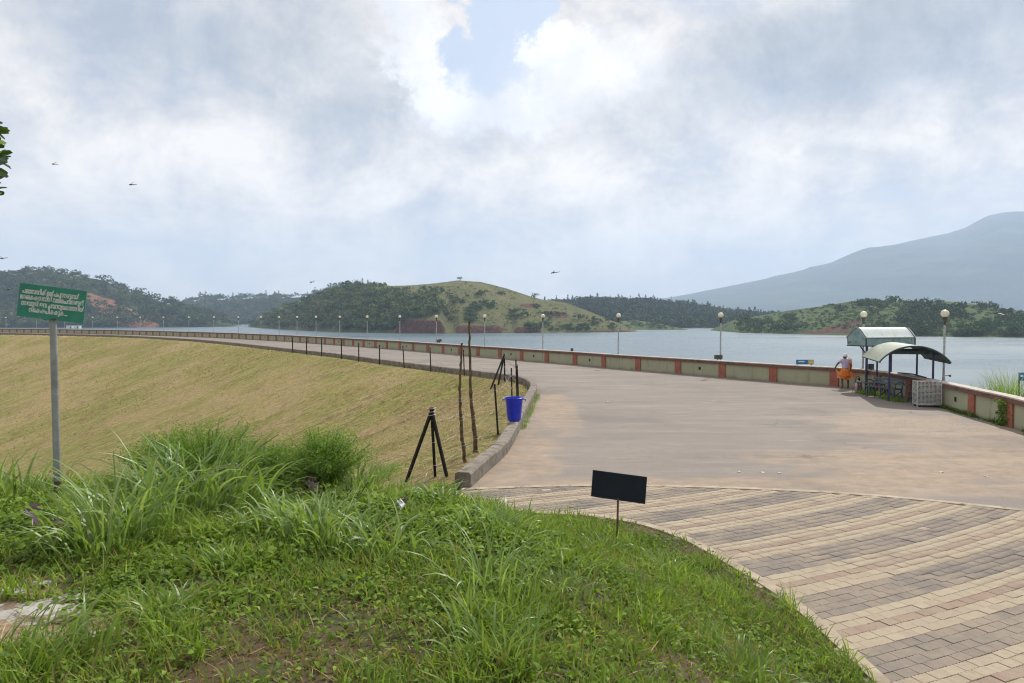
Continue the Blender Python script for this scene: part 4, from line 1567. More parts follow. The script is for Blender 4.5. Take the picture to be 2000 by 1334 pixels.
J = [((0, 0, .88), (.135, .10)), ((0, .02, 1.03), (.125, .095)), ((0, .04, 1.21), (.15, .11)), ((0, .05, 1.35), (.11, .09)), ((0, .075, 1.43), .052), ((0, .10, 1.50), (.072, .085)), ((0, .11, 1.58), (.075, .09)), ((0, .11, 1.645), (.05, .06)),
     ((-.17, .04, 1.35), .062), ((-.36, .0, 1.17), .044), ((-.43, .10, .99), .033), ((-.445, .13, .935), (.036, .022)),
     ((.17, .05, 1.35), .062), ((.26, .02, 1.10), .044), ((.25, .13, .90), .033), ((.245, .16, .84), (.036, .022)),
     ((-.10, .0, .80), (.095, .095)), ((-.12, .03, .47), .06), ((-.12, -.02, .09), .04), ((-.13, .10, .035), (.035, .025)), ((-.135, .17, .03), (.04, .02)),
     ((.10, .0, .80), (.095, .095)), ((.13, .04, .47), .06), ((.14, .0, .09), .04), ((.15, .12, .035), (.035, .025)), ((.155, .19, .03), (.04, .02)),
     ((0, .205, 1.53), .016)]
Ed = [(0, 1), (1, 2), (2, 3), (3, 4), (4, 5), (5, 6), (6, 7), (3, 8), (8, 9), (9, 10), (10, 11), (3, 12), (12, 13), (13, 14), (14, 15), (0, 16), (16, 17), (17, 18), (18, 19), (19, 20), (0, 21), (21, 22), (22, 23), (23, 24), (24, 25), (5, 26)]
for h_, sgn in ((11, -1), (15, 1)):                              # five fingers on each palm
    b0 = Vector(J[h_][0])
    for k, (off, ln) in enumerate(((-.024, .062), (-.008, .072), (.008, .068), (.024, .055))):
        i = len(J)
        J.append(((b0.x + off, b0.y + .018, b0.z - .03), .008))
        J.append(((b0.x + off * 1.1, b0.y + .045, b0.z - .03 - ln * .45), .008))
        J.append(((b0.x + off * 1.1, b0.y + .035, b0.z - .03 - ln), .007))
        Ed += [(h_, i), (i, i + 1), (i + 1, i + 2)]
    i = len(J)
    J.append(((b0.x - sgn * .036, b0.y + .02, b0.z + .012), .009))
    J.append(((b0.x - sgn * .045, b0.y + .05, b0.z - .015), .008))
    Ed += [(h_, i), (i, i + 1)]
skinned('body', MAT['skin'], J, Ed, per)
S = [((0, 0.0, .93), (.165, .125)), ((0, .02, 1.05), (.155, .12)), ((0, .04, 1.22), (.175, .13)), ((0, .05, 1.36), (.135, .105)), ((0, .07, 1.415), (.07, .07)),
     ((-.17, .04, 1.355), .078), ((-.29, .015, 1.235), .068), ((.17, .05, 1.355), .078), ((.235, .03, 1.20), .068)]
skinned('shirt', MAT['shirt'], S, [(0, 1), (1, 2), (2, 3), (3, 4), (3, 5), (5, 6), (3, 7), (7, 8)], per)
# folded wrap round the hips and its loose ends held out
g_ = []
for z, rx, ry in ((.97, .165, .125), (.90, .195, .15), (.80, .22, .17), (.68, .235, .175), (.60, .24, .18), (.52, .235, .175)):
    g_.append([((rx + .012 * math.sin(9 * a + z * 6)) * math.cos(a), .01 + (ry + .012 * math.sin(9 * a + z * 6)) * math.sin(a), z + .02 * math.sin(2 * a)) for a in np.linspace(0, 2 * math.pi, 41)])
MB().sheet(g_, .006).build('wrap', MAT['lungi'], per, smooth=60)
g_ = []
for u in np.linspace(0, 1, 16):
    tx = -.45 + .70 * u
    topz = .95 - .36 * math.sin(u * 2.4) * .45 - .20 * u
    dep = -.05 - .20 * math.sin(math.pi * u)
    ln = .12 + .10 * math.sin(math.pi * u) + .05 * (1 - u)
    g_.append([(tx + .05 * v * (1 - u), dep + .03 * math.sin(7 * u + 4 * v), topz - ln * v) for v in np.linspace(0, 1, 8)])
MB().sheet(g_, .006).build('loose_cloth', MAT['lungi'], per, smooth=60)
g_ = [[(.18 + .30 * u + .02 * v, -.10 - .03 * u, .86 - .22 * u - (.20 - .06 * u) * v + .015 * math.sin(8 * u)) for v in np.linspace(0, 1, 6)] for u in np.linspace(0, 1, 9)]
MB().sheet(g_, .006).build('cloth_end', MAT['lungi'], per, smooth=60)
g_ = [[(-.40 + .26 * u, -.14 + .02 * math.sin(6 * u), .78 - .05 * u - .24 * v) for v in np.linspace(0, 1, 6)] for u in np.linspace(0, 1, 7)]
MB().sheet(g_, .006).build('cloth_lining', MAT['lungi2'], per, smooth=60)
pr = [(.108 * math.cos(a) + .001, .115 * math.sin(a)) for a in np.linspace(0, math.pi / 2, 8)]
cp = MB().lathe([(.108, -.03)] + pr, (0, .105, 1.575), 20).build('cap', MAT['cap'], per, smooth=60)
g_ = [[((.10 + .09 * v) * math.sin(a), .105 + (.10 + .09 * v) * math.cos(a), 1.565 - .03 * v) for v in (0, .5, 1)] for a in np.linspace(-.2, 1.9, 10)]
MB().sheet(g_, .006).build('brim', MAT['cap'], cp, smooth=60)
MB().lathe([(.088, -.075), (.098, -.03), (.098, .0)], (0, .10, 1.575), 18).build('hair', MAT['capband'], per, smooth=60)

# orange sack on the parapet, pink can on the ground
def m_bag():
    m_, t = material('orange_plastic')
    x, y, z = t.sep(objco(t))
    finish(t, t.mix(t.sm(t.m('ADD', z, t.m('MULTIPLY_ADD', t.noise(objco(t), 7), .12, -.06)), .27, .35), (.78, .22, .03), (.82, .58, .30)), .4)
    t.b.inputs['Subsurface Weight'].default_value = .2
    return m_


prof = [(.0, 0), (.10, .0), (.125, .04), (.13, .2), (.125, .36), (.11, .43), (.06, .46), (.035, .47), (.035, .50), (0, .50)]
b = MB().lathe(prof, (0, 0, 0), 16)
b.v = [(x * (1 + .06 * math.sin(5 * z * 9)), y * .8, z) for x, y, z in b.v]
tag(b.build('plastic_bag', m_bag(), None, smooth=50, loc=(15.62, 33.15, .905)), 'orange plastic jar standing on the parapet beside the person', 'bag')
MAT['pink'] = simple('pink_plastic', (.52, .26, .27), (.62, .42, .42), 6, .45)
can = empty('jerry_can', (15.45, 31.9, 0), 'pinkish plastic can on the ground between person and kiosk post', 'can', rz=R(20))
b = MB().lathe([(0, 0), (.14, 0), (.16, .03), (.165, .20), (.15, .32), (.10, .37), (0, .38)], (0, 0, 0), 12)
b.v = [(x, y * .7, z) for x, y, z in b.v]
b.build('body', MAT['pink'], can, smooth=40)
MB().lathe([(.045, .0), (.045, .05), (0, .05)], (.07, 0, .355), 10).build('cap', MAT['cap'], can)
MB().tube([(-.10, 0, .35), (-.06, 0, .43), (.0, 0, .43), (.03, 0, .37)], .014, 6).build('handle', MAT['cap'], can)

# ------------------------------------------------------------------ fence posts along the kerb
MAT['post'] = simple('black_post', (.010, .009, .008), (.025, .021, .018), 12, .95, bump=.4)
MAT['fwire'] = simple('old_wire', (.26, .25, .23), (.40, .38, .35), 20, .5, .6)
FL = KERB_L + normals2(KERB_L) * .38


def fence_post(x, y, topdx, h, label, r_=.035):
    z = float(emb_z(np.array([x]), np.array([y]))[0][0])
    o = empty('fence_post', (x, y, z), label, 'fence post', 'black posts inside the kerb')
    MB().beam((0, 0, -.25), (topdx, 0, h), r_ * 2, r_ * 1.7).build('shaft', MAT['post'], o)
    MB().tube([(topdx * .88 + r_ * 1.5 * math.cos(a), r_ * 1.5 * math.sin(a), h * .88) for a in np.linspace(0, 6.28, 9)], .006, 4).build('wire_tie', MAT['fwire'], o)
    return o, Vector((x + topdx * .9, y, z + h * .9))


fp = [(572, 659, 0), (598.5, 659, 0), (628.5, 661, 0), (666, 663, 0), (701.5, 670, 0), (741, 674, 0), (789, 675, -3), (842, 678, -2), (909, 683, -2)]
far_tops = []
for i, (px, pt, dxp) in enumerate(fp):
    c_ = on_curve(FL[(FL[:, 1] > 38)], px)
    zt = at(px, pt, c_[1])[2]
    z = float(emb_z(np.array([c_[0]]), np.array([c_[1]]))[0][0])
    far_tops.append(fence_post(c_[0], c_[1], dxp / FPX * c_[1], zt - z, 'thin black fence post inside the kerb, %s counting from the far end' % ordn[i], .022 + .0003 * c_[1])[1])
near_tops = []
for (ft, tp, lab) in (((974, 849), (966, 750), 'black fence post standing left of the blue bucket'),
                      ((1000.5, 796), (998.7, 719), 'shorter of the thin black posts behind the blue bucket'),
                      ((1010.5, 790), (1007.5, 703), 'tallest of the thin black posts behind the blue bucket'),
                      ((1013, 779), (1010, 712), 'black post just right of the tallest one behind the bucket')):
    x, y, z = plant_at(*ft)
    t_ = at(*tp, y)
    near_tops.append(fence_post(x, y, t_[0] - x, t_[2] - z, lab, .03)[1])


def tripod(apex, feet, Y, label):
    a = Vector(at(*apex, Y))
    pts = []
    for f_ in feet:
        x, y, z = plant_at(*f_) if Y < 30 else (*on_curve((FL + normals2(FL) * f_[2])[FL[:, 1] > 33.5], f_[0]), 0)
        if Y >= 30:
            z = float(emb_z(np.array([x]), np.array([y]))[0][0])
        pts.append(Vector((x, y, z)))
    base = sum(pts, Vector()) / len(pts)
    o = empty('brace_tripod', base, label, 'tripod brace')
    for p in pts:
        d_ = (p - a).normalized()
        MB().beam(p + d_ * .15 - base, a - d_ * .07 - base, .055 if Y < 30 else .075, .05).build('leg', MAT['post'], o)
    MB().tube([a - base + Vector((.075 * math.cos(t), .075 * math.sin(t), -.12 + .01 * t)) for t in np.linspace(0, 18.8, 40)], .007, 4).build('wire_lashing', MAT['fwire'], o)
    return a


tA = tripod((843, 803), ((793, 942), (850, 931), (873, 932)), 14.0, 'black three-legged brace of fence posts near the end of the kerb')
cB = on_curve(FL[(FL[:, 1] > 33) & (FL[:, 1] < 45)], 985)
tB = tripod((985, 693), ((958, 0, 1.1), (973, 0, .6), (987, 0, .0)), float(cB[1]) - .2, 'smaller black three-legged brace at the bend of the kerb')

MAT['bamboo'] = simple('dry_cane', (.055, .035, .018), (.15, .10, .05), 10, .85, bump=.6, spots=((.03, .022, .015), 14, .55))
poles = []
for path, foot, r0_, r1_, lab in (([(902, 670), (900, 712), (898, 755), (898.6, 788), (900, 818), (903, 859), (908.7, 903)], (908.7, 903), .040, .020, 'shorter knotty dry cane standing among the fence wires'),
                                  ([(916.8, 628), (917.5, 690), (919.5, 771), (923, 806), (926, 836), (930, 884)], (930, 884), .055, .020, 'taller dry cane pole with thick foot beside the kerb')):
    x, y, z = plant_at(*foot)
    pts = [Vector(at(px, py, y)) for px, py in path][::-1]
    base = pts[0].copy()
    fine = []
    for a, b in zip(pts[:-1], pts[1:]):
        for t in np.linspace(0, 1, 6, endpoint=False):
            fine.append(a.lerp(b, t) + Vector((random.gauss(0, .006), random.gauss(0, .006), 0)))
    fine.append(pts[-1])
    o = empty('cane_pole', base, lab, 'pole', 'dry canes in the fence line')
    n = len(fine)
    rads = [(r0_ + (r1_ - r0_) * i / n) * (1.25 if i % 6 == 0 else 1) for i in range(n)]
    MB().tube([p - base for p in fine], rads, 8).build('stem', MAT['bamboo'], o, smooth=60)
    for i in range(3, n - 8, 5):
        a = random.uniform(0, 6.28)
        p = fine[i] - base
        MB().tube([p, p + Vector((.05 * math.cos(a), .05 * math.sin(a), .05)), p + Vector((.06 * math.cos(a), .06 * math.sin(a), .13))], [.009, .007, .003], 5).build('twig_stub', MAT['bamboo'], o)
    for fr in (.12, .3, .5):
        p = fine[int(n * fr)] - base
        MB().tube([p + Vector((.06 * math.cos(t), .06 * math.sin(t), .01 * t)) for t in np.linspace(0, 12, 24)], .005, 4).build('wire_tie', MAT['fwire'], o)
    poles.append(fine)


def wire(pts, label, sag=.05):
    path = []
    for a, b in zip(pts[:-1], pts[1:]):
        n = max(4, int((b - a).length / .35))
        for t in np.linspace(0, 1, n, endpoint=False):
            path.append(a.lerp(b, t) + Vector((random.gauss(0, .01), random.gauss(0, .01), -sag * 4 * t * (1 - t) + random.gauss(0, .012))))
    path.append(pts[-1])
    base = path[0].copy()
    o = empty('barbed_wire', base, label, 'wire', 'barbed wire of the fence')
    MB().tube([p - base for p in path], .0035, 4).build('strand', MAT['fwire'], o)
    b = MB()
    for i in range(1, len(path) - 1):
        for k in range(3):
            dv = Vector((random.gauss(0, 1), random.gauss(0, 1), random.gauss(0, 1))).normalized() * .035
            b.beam(path[i] - base - dv, path[i] - base + dv, .004)
    b.build('barbs', MAT['fwire'], o)['kind'] = 'stuff'


def low(v, f):
    g_ = float(emb_z(np.array([v.x]), np.array([v.y]))[0][0])
    return Vector((v.x, v.y, g_ + (v.z - g_) * f))


for f, lab in ((.92, 'top strand of loose barbed wire from brace to bucket posts'), (.58, 'middle strand of loose barbed wire in the fence line'), (.25, 'lowest strand of loose barbed wire near the grass')):
    seq = [low(tA, f * .95)] + [low(p[int(len(p) * .45)], f) for p in poles] + [low(near_tops[0], f), low(near_tops[1], f), low(near_tops[2], f), low(tB, f)]
    wire(seq, lab, .06)
for f, lab in ((.9, 'high fence wire running along the far kerb posts'), (.45, 'low fence wire running along the far kerb posts')):
    wire([low(tB, f)] + [low(p, f) for p in far_tops[::-1]], lab, .04)

# ------------------------------------------------------------------ blue bucket on the kerb
MAT['bluep'] = simple('blue_plastic', (.010, .022, .42), (.02, .04, .55), 3, .35, bump=.03)
by = 20.35
bx = float(np.interp(by, KERB[:120, 1], KERB[:120, 0])) - .16
bo = empty('bucket', (bx, by, KH + .004), 'blue plastic bucket standing on the kerb', 'bucket')
outer = [(.0, 0), (.17, 0), (.185, .012), (.192, .05), (.245, .60), (.25, .62), (.272, .62), (.275, .655), (.262, .665), (.25, .66)]
inner = [(.238, .60), (.18, .03), (0, .03)]
MB().lathe(outer + inner, (0, 0, 0), 28).build('shell', MAT['bluep'], bo, smooth=40)
for sx in (-1, 1):
    b = MB().box((sx * .295, 0, .60), (.07, .10, .022))
    b.box((sx * .325, 0, .585), (.018, .10, .05))
    b.build('handle', MAT['bluep'], bo)

# ------------------------------------------------------------------ green sign
MAT['signgreen'] = simple('green_enamel', (.028, .20, .145), (.045, .26, .19), 4, .42, bump=.06, spots=((.20, .33, .27), 16, .70))
MAT['signback'] = simple('navy_back', (.004, .007, .016), (.009, .013, .028), 3, .5, bump=.05, spots=((.05, .055, .06), 16, .74))
MAT['pipe'] = simple('galvanised_pipe', (.22, .23, .23), (.36, .37, .36), 5, .5, .35, bump=.15, spots=((.16, .12, .09), 9, .60))
MAT['rust'] = simple('rusty_pipe', (.05, .035, .025), (.14, .085, .05), 9, .8, bump=.4)
MAT['ink'] = simple('white_lettering', (.66, .68, .66), (.80, .82, .80), 12, .6)
px_, py_, pz_ = plant_at(113, 982)
top_ = Vector(at(103.5, 624, py_))
gs = empty('green_sign', (px_, py_, pz_), 'green sign board with white Malayalam lettering on grey pole', 'sign')
bsv = Vector((px_, py_, pz_))
tv = top_ - bsv
MB().tube([-tv * .06, tv * .12], 6.2 / FPX * py_, 14).build('pole_foot', MAT['rust'], gs, smooth=50)
MB().tube([tv * .12, tv * .5, tv * 1.0], 6.5 / FPX * py_, 16).build('pole', MAT['pipe'], gs, smooth=50)
MB().box(tv * 1.0 + Vector((0, 0, .004)), (.13, .13, .012)).build('cap_plate', MAT['rust'], gs)
ctr = Vector(at(102, 592.5, py_ - .06)) - bsv
Wd, Hd = 117 / FPX * py_, 64 / FPX * py_
ks = Wd / .745
RB = Euler((R(2), R(7.4), R(12)), 'XYZ').to_matrix()
brd = MB().box((0, 0, 0), (Wd, .014, Hd)).build('board', MAT['signgreen'], gs, loc=ctr, rot=RB.to_euler())
TXT = ["പ്ലാസ്റ്റിക് ഉൽപ്പന്നങ്ങൾ", "അലക്ഷ്യമായ് വലിചെറിയരുത്", "ദയവായി ഇവ ചവറ്റുകൊട്ടയിൽ", "നിക്ഷേപിക്കുക...."]
PRE = {'െ', 'േ', 'ൈ'}


def visual(s):
    """visual order for a text engine without shaping: pre-base vowel signs go in front, two-part vowels split"""
    cl, i = [], 0
    while i < len(s):
        c_ = s[i]
        i += 1
        cons = c_
        while i < len(s) and s[i] == '്' and i + 1 < len(s) and '\u0d15' <= s[i + 1] <= '\u0d39':
            cons += s[i + 1]
            i += 2
        if i < len(s) and s[i] in 'ൊോെേൈ' and '\u0d15' <= c_ <= '\u0d39':
            v = s[i]
            i += 1
            pre = {'ൊ': 'െ', 'ോ': 'േ'}.get(v, v)
            cl.append(pre + cons + ('ാ' if v in 'ൊോ' else ''))
        else:
            cl.append(cons)
    return ''.join(cl)


lines = []
dg = None
for s in TXT:
    cu = bpy.data.curves.new('lettering', 'FONT')
    cu.body = visual(s)
    cu.size = .1
    cu.extrude = .002
    cu.offset = .0028
    cu.resolution_u = 3
    to = bpy.data.objects.new('lettering', cu)
    COL.objects.link(to)
    lines.append(to)
bpy.context.view_layer.update()
dg = bpy.context.evaluated_depsgraph_get()
spec = [(-.02 * ks, .115 * ks, .63 * ks), (.0, .042 * ks, .71 * ks), (.015 * ks, -.034 * ks, .70 * ks), (-.03 * ks, -.108 * ks, .43 * ks)]
for to, (cx, cz, w) in zip(lines, spec):
    me_ = bpy.data.meshes.new_from_object(to.evaluated_get(dg))
    V = np.array([v.co for v in me_.vertices])
    if len(V):
        lo, hi = V.min(0), V.max(0)
        k = w / (hi[0] - lo[0])
        kz = .094 * ks / (hi[1] - lo[1])
        W = np.stack([(V[:, 0] - (lo[0] + hi[0]) / 2) * k + cx, -.0075 - V[:, 2] * .6 - .002, (V[:, 1] - (lo[1] + hi[1]) / 2) * kz + cz], 1)
        me_.vertices.foreach_set('co', W.astype(np.float32).ravel())
        me_.update()
    me_.materials.clear()
    me_.materials.append(MAT['ink'])
    cu = to.data
    bpy.data.objects.remove(to)
    bpy.data.curves.remove(cu)
    link('lettering', me_, brd)

# ------------------------------------------------------------------ dark sign seen from behind
qx, qy, qz = plant_at(1205, 1064)
ds = empty('dark_sign', (qx, qy, qz), 'small dark rectangular sign on a thin post at the edge of the grass', 'sign')
tp = Vector(at(1207, 975, qy)) - Vector((qx, qy, qz))
MB().beam(-tp * .2, tp * 1.02, .024, .024).build('post', MAT['rust'], ds)
cc = Vector(at(1208.5, 950.5, qy + .03)) - Vector((qx, qy, qz))
RB = Euler((R(-3), R(3.2), R(-20)), 'XYZ')
db = MB().box((0, 0, 0), (.715, .012, .345)).build('board', MAT['signback'], ds, loc=cc, rot=RB)
for (c_, s_) in (((0, -.002, .172), (.73, .022, .014)), ((0, -.002, -.172), (.73, .022, .014)), ((-.358, -.002, 0), (.014, .02, .332)), ((.358, -.002, 0), (.014, .02, .332))):
    MB().box(c_, s_).build('frame_bar', MAT['signback'], db)

# ------------------------------------------------------------------ dragonflies
MAT['insect'] = simple('dragonfly_body', (.03, .02, .012), (.10, .06, .03), 40, .5)
wm, wtn = material('dragonfly_wing')
finish(wtn, (.55, .52, .46), .3)
wtn.b.inputs['Alpha'].default_value = .45
for px, py, Y_, rz, lab, ln in ((108, 321, 5.5, 1.2, 'dragonfly flying in the sky right of the leafy branch', .055), (260, 361, 5.5, .9, 'dragonfly in the sky above the left wooded hill', .06), (8, 504.5, 6.0, .2, 'dragonfly at the left edge just above the tree line', .06),
                                (610, 551, 6.0, 1.1, 'dragonfly in the sky left of the middle hill', .06), (1085, 532.5, 5.5, .15, 'dragonfly silhouetted in the sky right of the middle hill summit', .072), (1966, 615, 6.5, .1, 'dragonfly before the right hill near the picture edge', .09),
                                (20, 565, 6.5, .3, 'tiny dragonfly against the dark wood left of the green sign', .05)):
    p = at(px, py, Y_)
    o = empty('dragonfly', p, lab, 'dragonfly', 'dragonflies in the air')
    o.rotation_euler = (0, -.12, rz)
    L = ln
    MB().tube([(-L * .5, 0, 0), (-L * .42, 0, 0), (-L * .36, 0, .001), (-L * .22, 0, .002), (-L * .1, 0, .001), (L * .2, 0, .002), (L * .5, 0, .003)], [.002, .0045, .0035, .006, .003, .0024, .0012], 8).build('body', MAT['insect'], o, smooth=60)
    for sx, a in ((-.27, .10), (-.18, -.18)):
        for sy in (-1, 1):
            g_ = [[(L * sx + a * u * L + wv * L * .16 * (.35 + u * .65) * (1.2 - u * .35), sy * u * L * .62, .004 + u * L * .16) for wv in (-.5, 0, .5)] for u in np.linspace(0.05, 1, 6)]
            MB().sheet(g_).build('wing', wm, o)

# ------------------------------------------------------------------ plants
def blades(P, L, W, az_, th0, th1, segs=3, rg=RNG, flat_=0.0, tipw=.12):
    """arching blades: P (N,3) roots, L lengths, W widths, az_ heading, th0/th1 lean at root and tip from the vertical"""
    N = len(P)
    t = np.linspace(0, 1, segs + 1)
    th = th0[:, None] + (th1 - th0)[:, None] * t[None, :] ** 1.3
    ds = (L / segs)[:, None]
    r_ = np.concatenate([np.zeros((N, 1)), np.cumsum(np.sin((th[:, 1:] + th[:, :-1]) / 2) * ds, 1)], 1)
    z = np.concatenate([np.zeros((N, 1)), np.cumsum(np.cos((th[:, 1:] + th[:, :-1]) / 2) * ds, 1)], 1)
    hx, hy = np.cos(az_), np.sin(az_)
    C = np.stack([P[:, 0:1] + hx[:, None] * r_, P[:, 1:2] + hy[:, None] * r_, P[:, 2:3] + z], 2)
    tw = rg.normal(0, .5, N)
    sx, sy, sz = -hy * np.cos(tw), hx * np.cos(tw), np.sin(tw)
    prof = np.where(t < .25, .65 + 1.4 * t, 1.0) * np.where(t > .45, 1 - (1 - tipw) * ((t - .45) / .55) ** 1.3, 1)
    hw = .5 * W[:, None] * prof[None, :]
    side = np.stack([sx, sy, sz], 1)[:, None, :] * hw[:, :, None]
    V = np.stack([C - side, C + side], 2).reshape(N, -1, 3)                # (N, (segs+1)*2, 3)
    k = (segs + 1) * 2
    i = np.arange(segs)
    f = np.stack([2 * i, 2 * i + 1, 2 * i + 3, 2 * i + 2], 1)
    F = (np.arange(N) * k)[:, None, None] + f[None]
    return V.reshape(-1, 3), F.reshape(-1, 4), k


def leaves(P, L, W, rg=RNG, up=.8, droop=.25):
    """broad leaves, each a folded diamond of four triangles"""
    N = len(P)
    a = rg.random(N) * 6.283
    nrm = np.stack([rg.normal(0, .5, N), rg.normal(0, .5, N), np.full(N, up)], 1)
    nrm /= np.linalg.norm(nrm, axis=1)[:, None]
    d0 = np.stack([np.cos(a), np.sin(a), rg.normal(0, .25, N)], 1)
    d0 -= nrm * (d0 * nrm).sum(1)[:, None]
    d0 /= np.linalg.norm(d0, axis=1)[:, None]
    s0 = np.cross(nrm, d0)
    L, W = L[:, None], W[:, None]
    base, tip = P, P + d0 * L - nrm * L * droop
    mid = P + d0 * L * .45 + nrm * L * .06
    m2 = P + d0 * L * .75 - nrm * L * droop * .4
    l1, r1 = mid - s0 * W * .5 + nrm * W * .12, mid + s0 * W * .5 + nrm * W * .12
    l2, r2 = m2 - s0 * W * .36 + nrm * W * .06, m2 + s0 * W * .36 + nrm * W * .06
    V = np.stack([base, l1, l2, tip, r2, r1, mid, m2], 1).reshape(-1, 3)
    f = np.array([[0, 6, 1, 1], [0, 5, 6, 6], [1, 6, 7, 2], [6, 5, 4, 7], [2, 7, 3, 3], [7, 4, 3, 3]])
    tri = np.array([[0, 6, 1], [0, 5, 6], [1, 6, 7], [1, 7, 2], [6, 5, 4], [6, 4, 7], [2, 7, 3], [7, 4, 3]])
    F = (np.arange(N) * 8)[:, None, None] + tri[None]
    return V, F.reshape(-1, 3), 8


MAT['grass'] = leafmat('short_grass', [(0, (.33, .26, .115)), (.16, (.26, .265, .075)), (.40, (.15, .235, .04)), (.75, (.22, .345, .05)), (1, (.36, .46, .12))], .45, .65, scale=1.6, spec=.18)
MAT['tall'] = leafmat('tall_grass', [(0, (.32, .28, .11)), (.15, (.19, .26, .07)), (.5, (.17, .28, .07)), (.8, (.24, .36, .11)), (1, (.36, .45, .21))], .45, .42, scale=2.0, spec=.4)
MAT['weed'] = leafmat('weed_leaves', [(0, (.075, .12, .025)), (.45, (.14, .235, .034)), (.8, (.215, .335, .048)), (1, (.32, .41, .10))], .42, .65, scale=2.0, spec=.15)
MAT['fern'] = leafmat('feathery_leaves', [(0, (.09, .16, .024)), (.5, (.15, .28, .034)), (1, (.25, .38, .07))], .48, .55, scale=2.0)
MAT['straw'] = leafmat('dry_straw', [(0, (.22, .125, .065)), (.4, (.36, .25, .12)), (.75, (.48, .37, .20)), (1, (.58, .50, .34))], .15, .7, scale=1.0, tstops=(1, .95, .8))
MAT['scrubg'] = leafmat('dry_slope_grass', [(0, (.17, .12, .05)), (.35, (.26, .215, .075)), (.65, (.19, .20, .05)), (1, (.12, .17, .035))], .2, .7, scale=.7, tstops=(1, 1, .6))
MAT['purple'] = leafmat('purple_leaf', [(0, (.035, .018, .024)), (.5, (.085, .055, .07)), (1, (.15, .12, .13))], .18, .4, scale=6, tstops=(1, .5, .6), spec=.15)
MAT['glaucous'] = leafmat('glaucous_leaf', [(0, (.07, .13, .06)), (.5, (.13, .20, .11)), (1, (.21, .27, .18))], .25, .45, scale=6, spec=.4)
MAT['stem'] = simple('green_stem', (.07, .10, .03), (.13, .15, .05), 8, .6)


def stuff(name, V, F, mat_, tint, label, cat, parent=None):
    o = link(name, fastmesh(name, V, F, mat_, {'tint': tint}), parent)
    o['kind'] = 'stuff'
    if parent is None:
        tag(o, label, cat)
    return o


def sample_bank(n, rg, ylo=1.7, yhi=13.4, pw=1.5):
    """points on the bank, closer together near the viewer"""
    o_ = []
    tot = 0
    while tot < n:
        u = rg.random(n)
        y = (ylo ** (2 - pw) + u * (yhi ** (2 - pw) - ylo ** (2 - pw))) ** (1 / (2 - pw)) if pw != 2 else ylo * (yhi / ylo) ** u
        x = np.where(rg.random(n) < .78, rg.uniform(-.80, .80, n), rg.uniform(-1.7, -.78, n)) * y
        p = np.stack([x, y], 1)
        q = p[inpoly(p, MOUND * np.array([1.0, 1.0])) | ((x < -1) & (y > 10) & (y < 12.8))]
        o_.append(q)
        tot += len(q)
    p = np.concatenate(o_)[:n]
    return p


def bare(p):
    b = ((p[:, 0] + 3.02) / .62) ** 2 + ((p[:, 1] - 4.2) / .42) ** 2 + .45 * fbm(p[:, 0] * 3, p[:, 1] * 3, 3, 21)
    b2 = ((p[:, 0] + 2.75) / .75) ** 2 + ((p[:, 1] - 4.95) / .28) ** 2 + .5 * fbm(p[:, 0] * 3, p[:, 1] * 3, 3, 22)
    b3 = ((p[:, 0] - 1.05) / .45) ** 2 + ((p[:, 1] - 7.6) / .25) ** 2 + .5 * fbm(p[:, 0] * 3, p[:, 1] * 3, 3, 23)
    return b < 1, (b2 < 1) | (b3 < .8)


def lushness(p):
    """0 thin and yellow .. 1 thick and green, as the bank shows"""
    v = .55 + .8 * fbm(p[:, 0] * .9, p[:, 1] * .9, 4, 41)
    v += .25 * np.clip((p[:, 1] - 4.5) / 3, -.6, 1)
    return np.clip(v, 0, 1)


rg = np.random.default_rng(101)
p = sample_bank(185000, rg)
b1, b2 = bare(p)
k = ~b1 & ~(b2 & (rg.random(len(p)) < .75))
lu = lushness(p)
k &= rg.random(len(p)) < .22 + .10 + .68 * lu
p, lu = p[k], lu[k]
z = ground(p[:, 0], p[:, 1])
N = len(p)
cl = np.clip(.5 + .75 * fbm(p[:, 0] * 4.2, p[:, 1] * 4.2, 3, 55), 0, 1)
kc = rg.random(N) < .30 + .9 * cl
p, z, lu, cl = p[kc], z[kc], lu[kc], cl[kc]
N = len(p)
L = rg.uniform(.05, .17, N) * (.6 + .9 * lu) * (.35 + 1.25 * cl)
W = rg.uniform(.007, .016, N) * (.8 + .05 * p[:, 1])
V, F, kk = blades(np.c_[p, z - .012], L, W, rg.random(N) * 6.283, rg.uniform(.05, .7, N), rg.uniform(.5, 1.9, N), 2, rg)
ti = np.clip(.22 + .50 * lu + .35 * (cl - .5) + rg.normal(0, .20, N) - .40 * (rg.random(N) < .12), 0, 1)
stuff('short_grass', V, F, MAT['grass'], np.repeat(ti, kk), 'short green grass covering the foreground bank', 'grass')

# dead straw between the blades and round the bare patch
p = sample_bank(16000, rg, pw=1.6)
w_ = np.exp(-(((p[:, 0] + 2.9) / 1.0) ** 2 + ((p[:, 1] - 4.5) / .9) ** 2))
k = rg.random(len(p)) < .22 + .8 * w_
p = p[k]
N = len(p)
V, F, kk = blades(np.c_[p, ground(p[:, 0], p[:, 1]) + .006], rg.uniform(.06, .22, N), rg.uniform(.003, .006, N), rg.random(N) * 6.283, rg.uniform(1.2, 1.55, N), rg.uniform(1.45, 1.7, N), 2, rg)
stuff('dead_straw', V, F, MAT['straw'], np.repeat(rg.random(N), kk), 'brown dead grass littering the bank', 'straw')

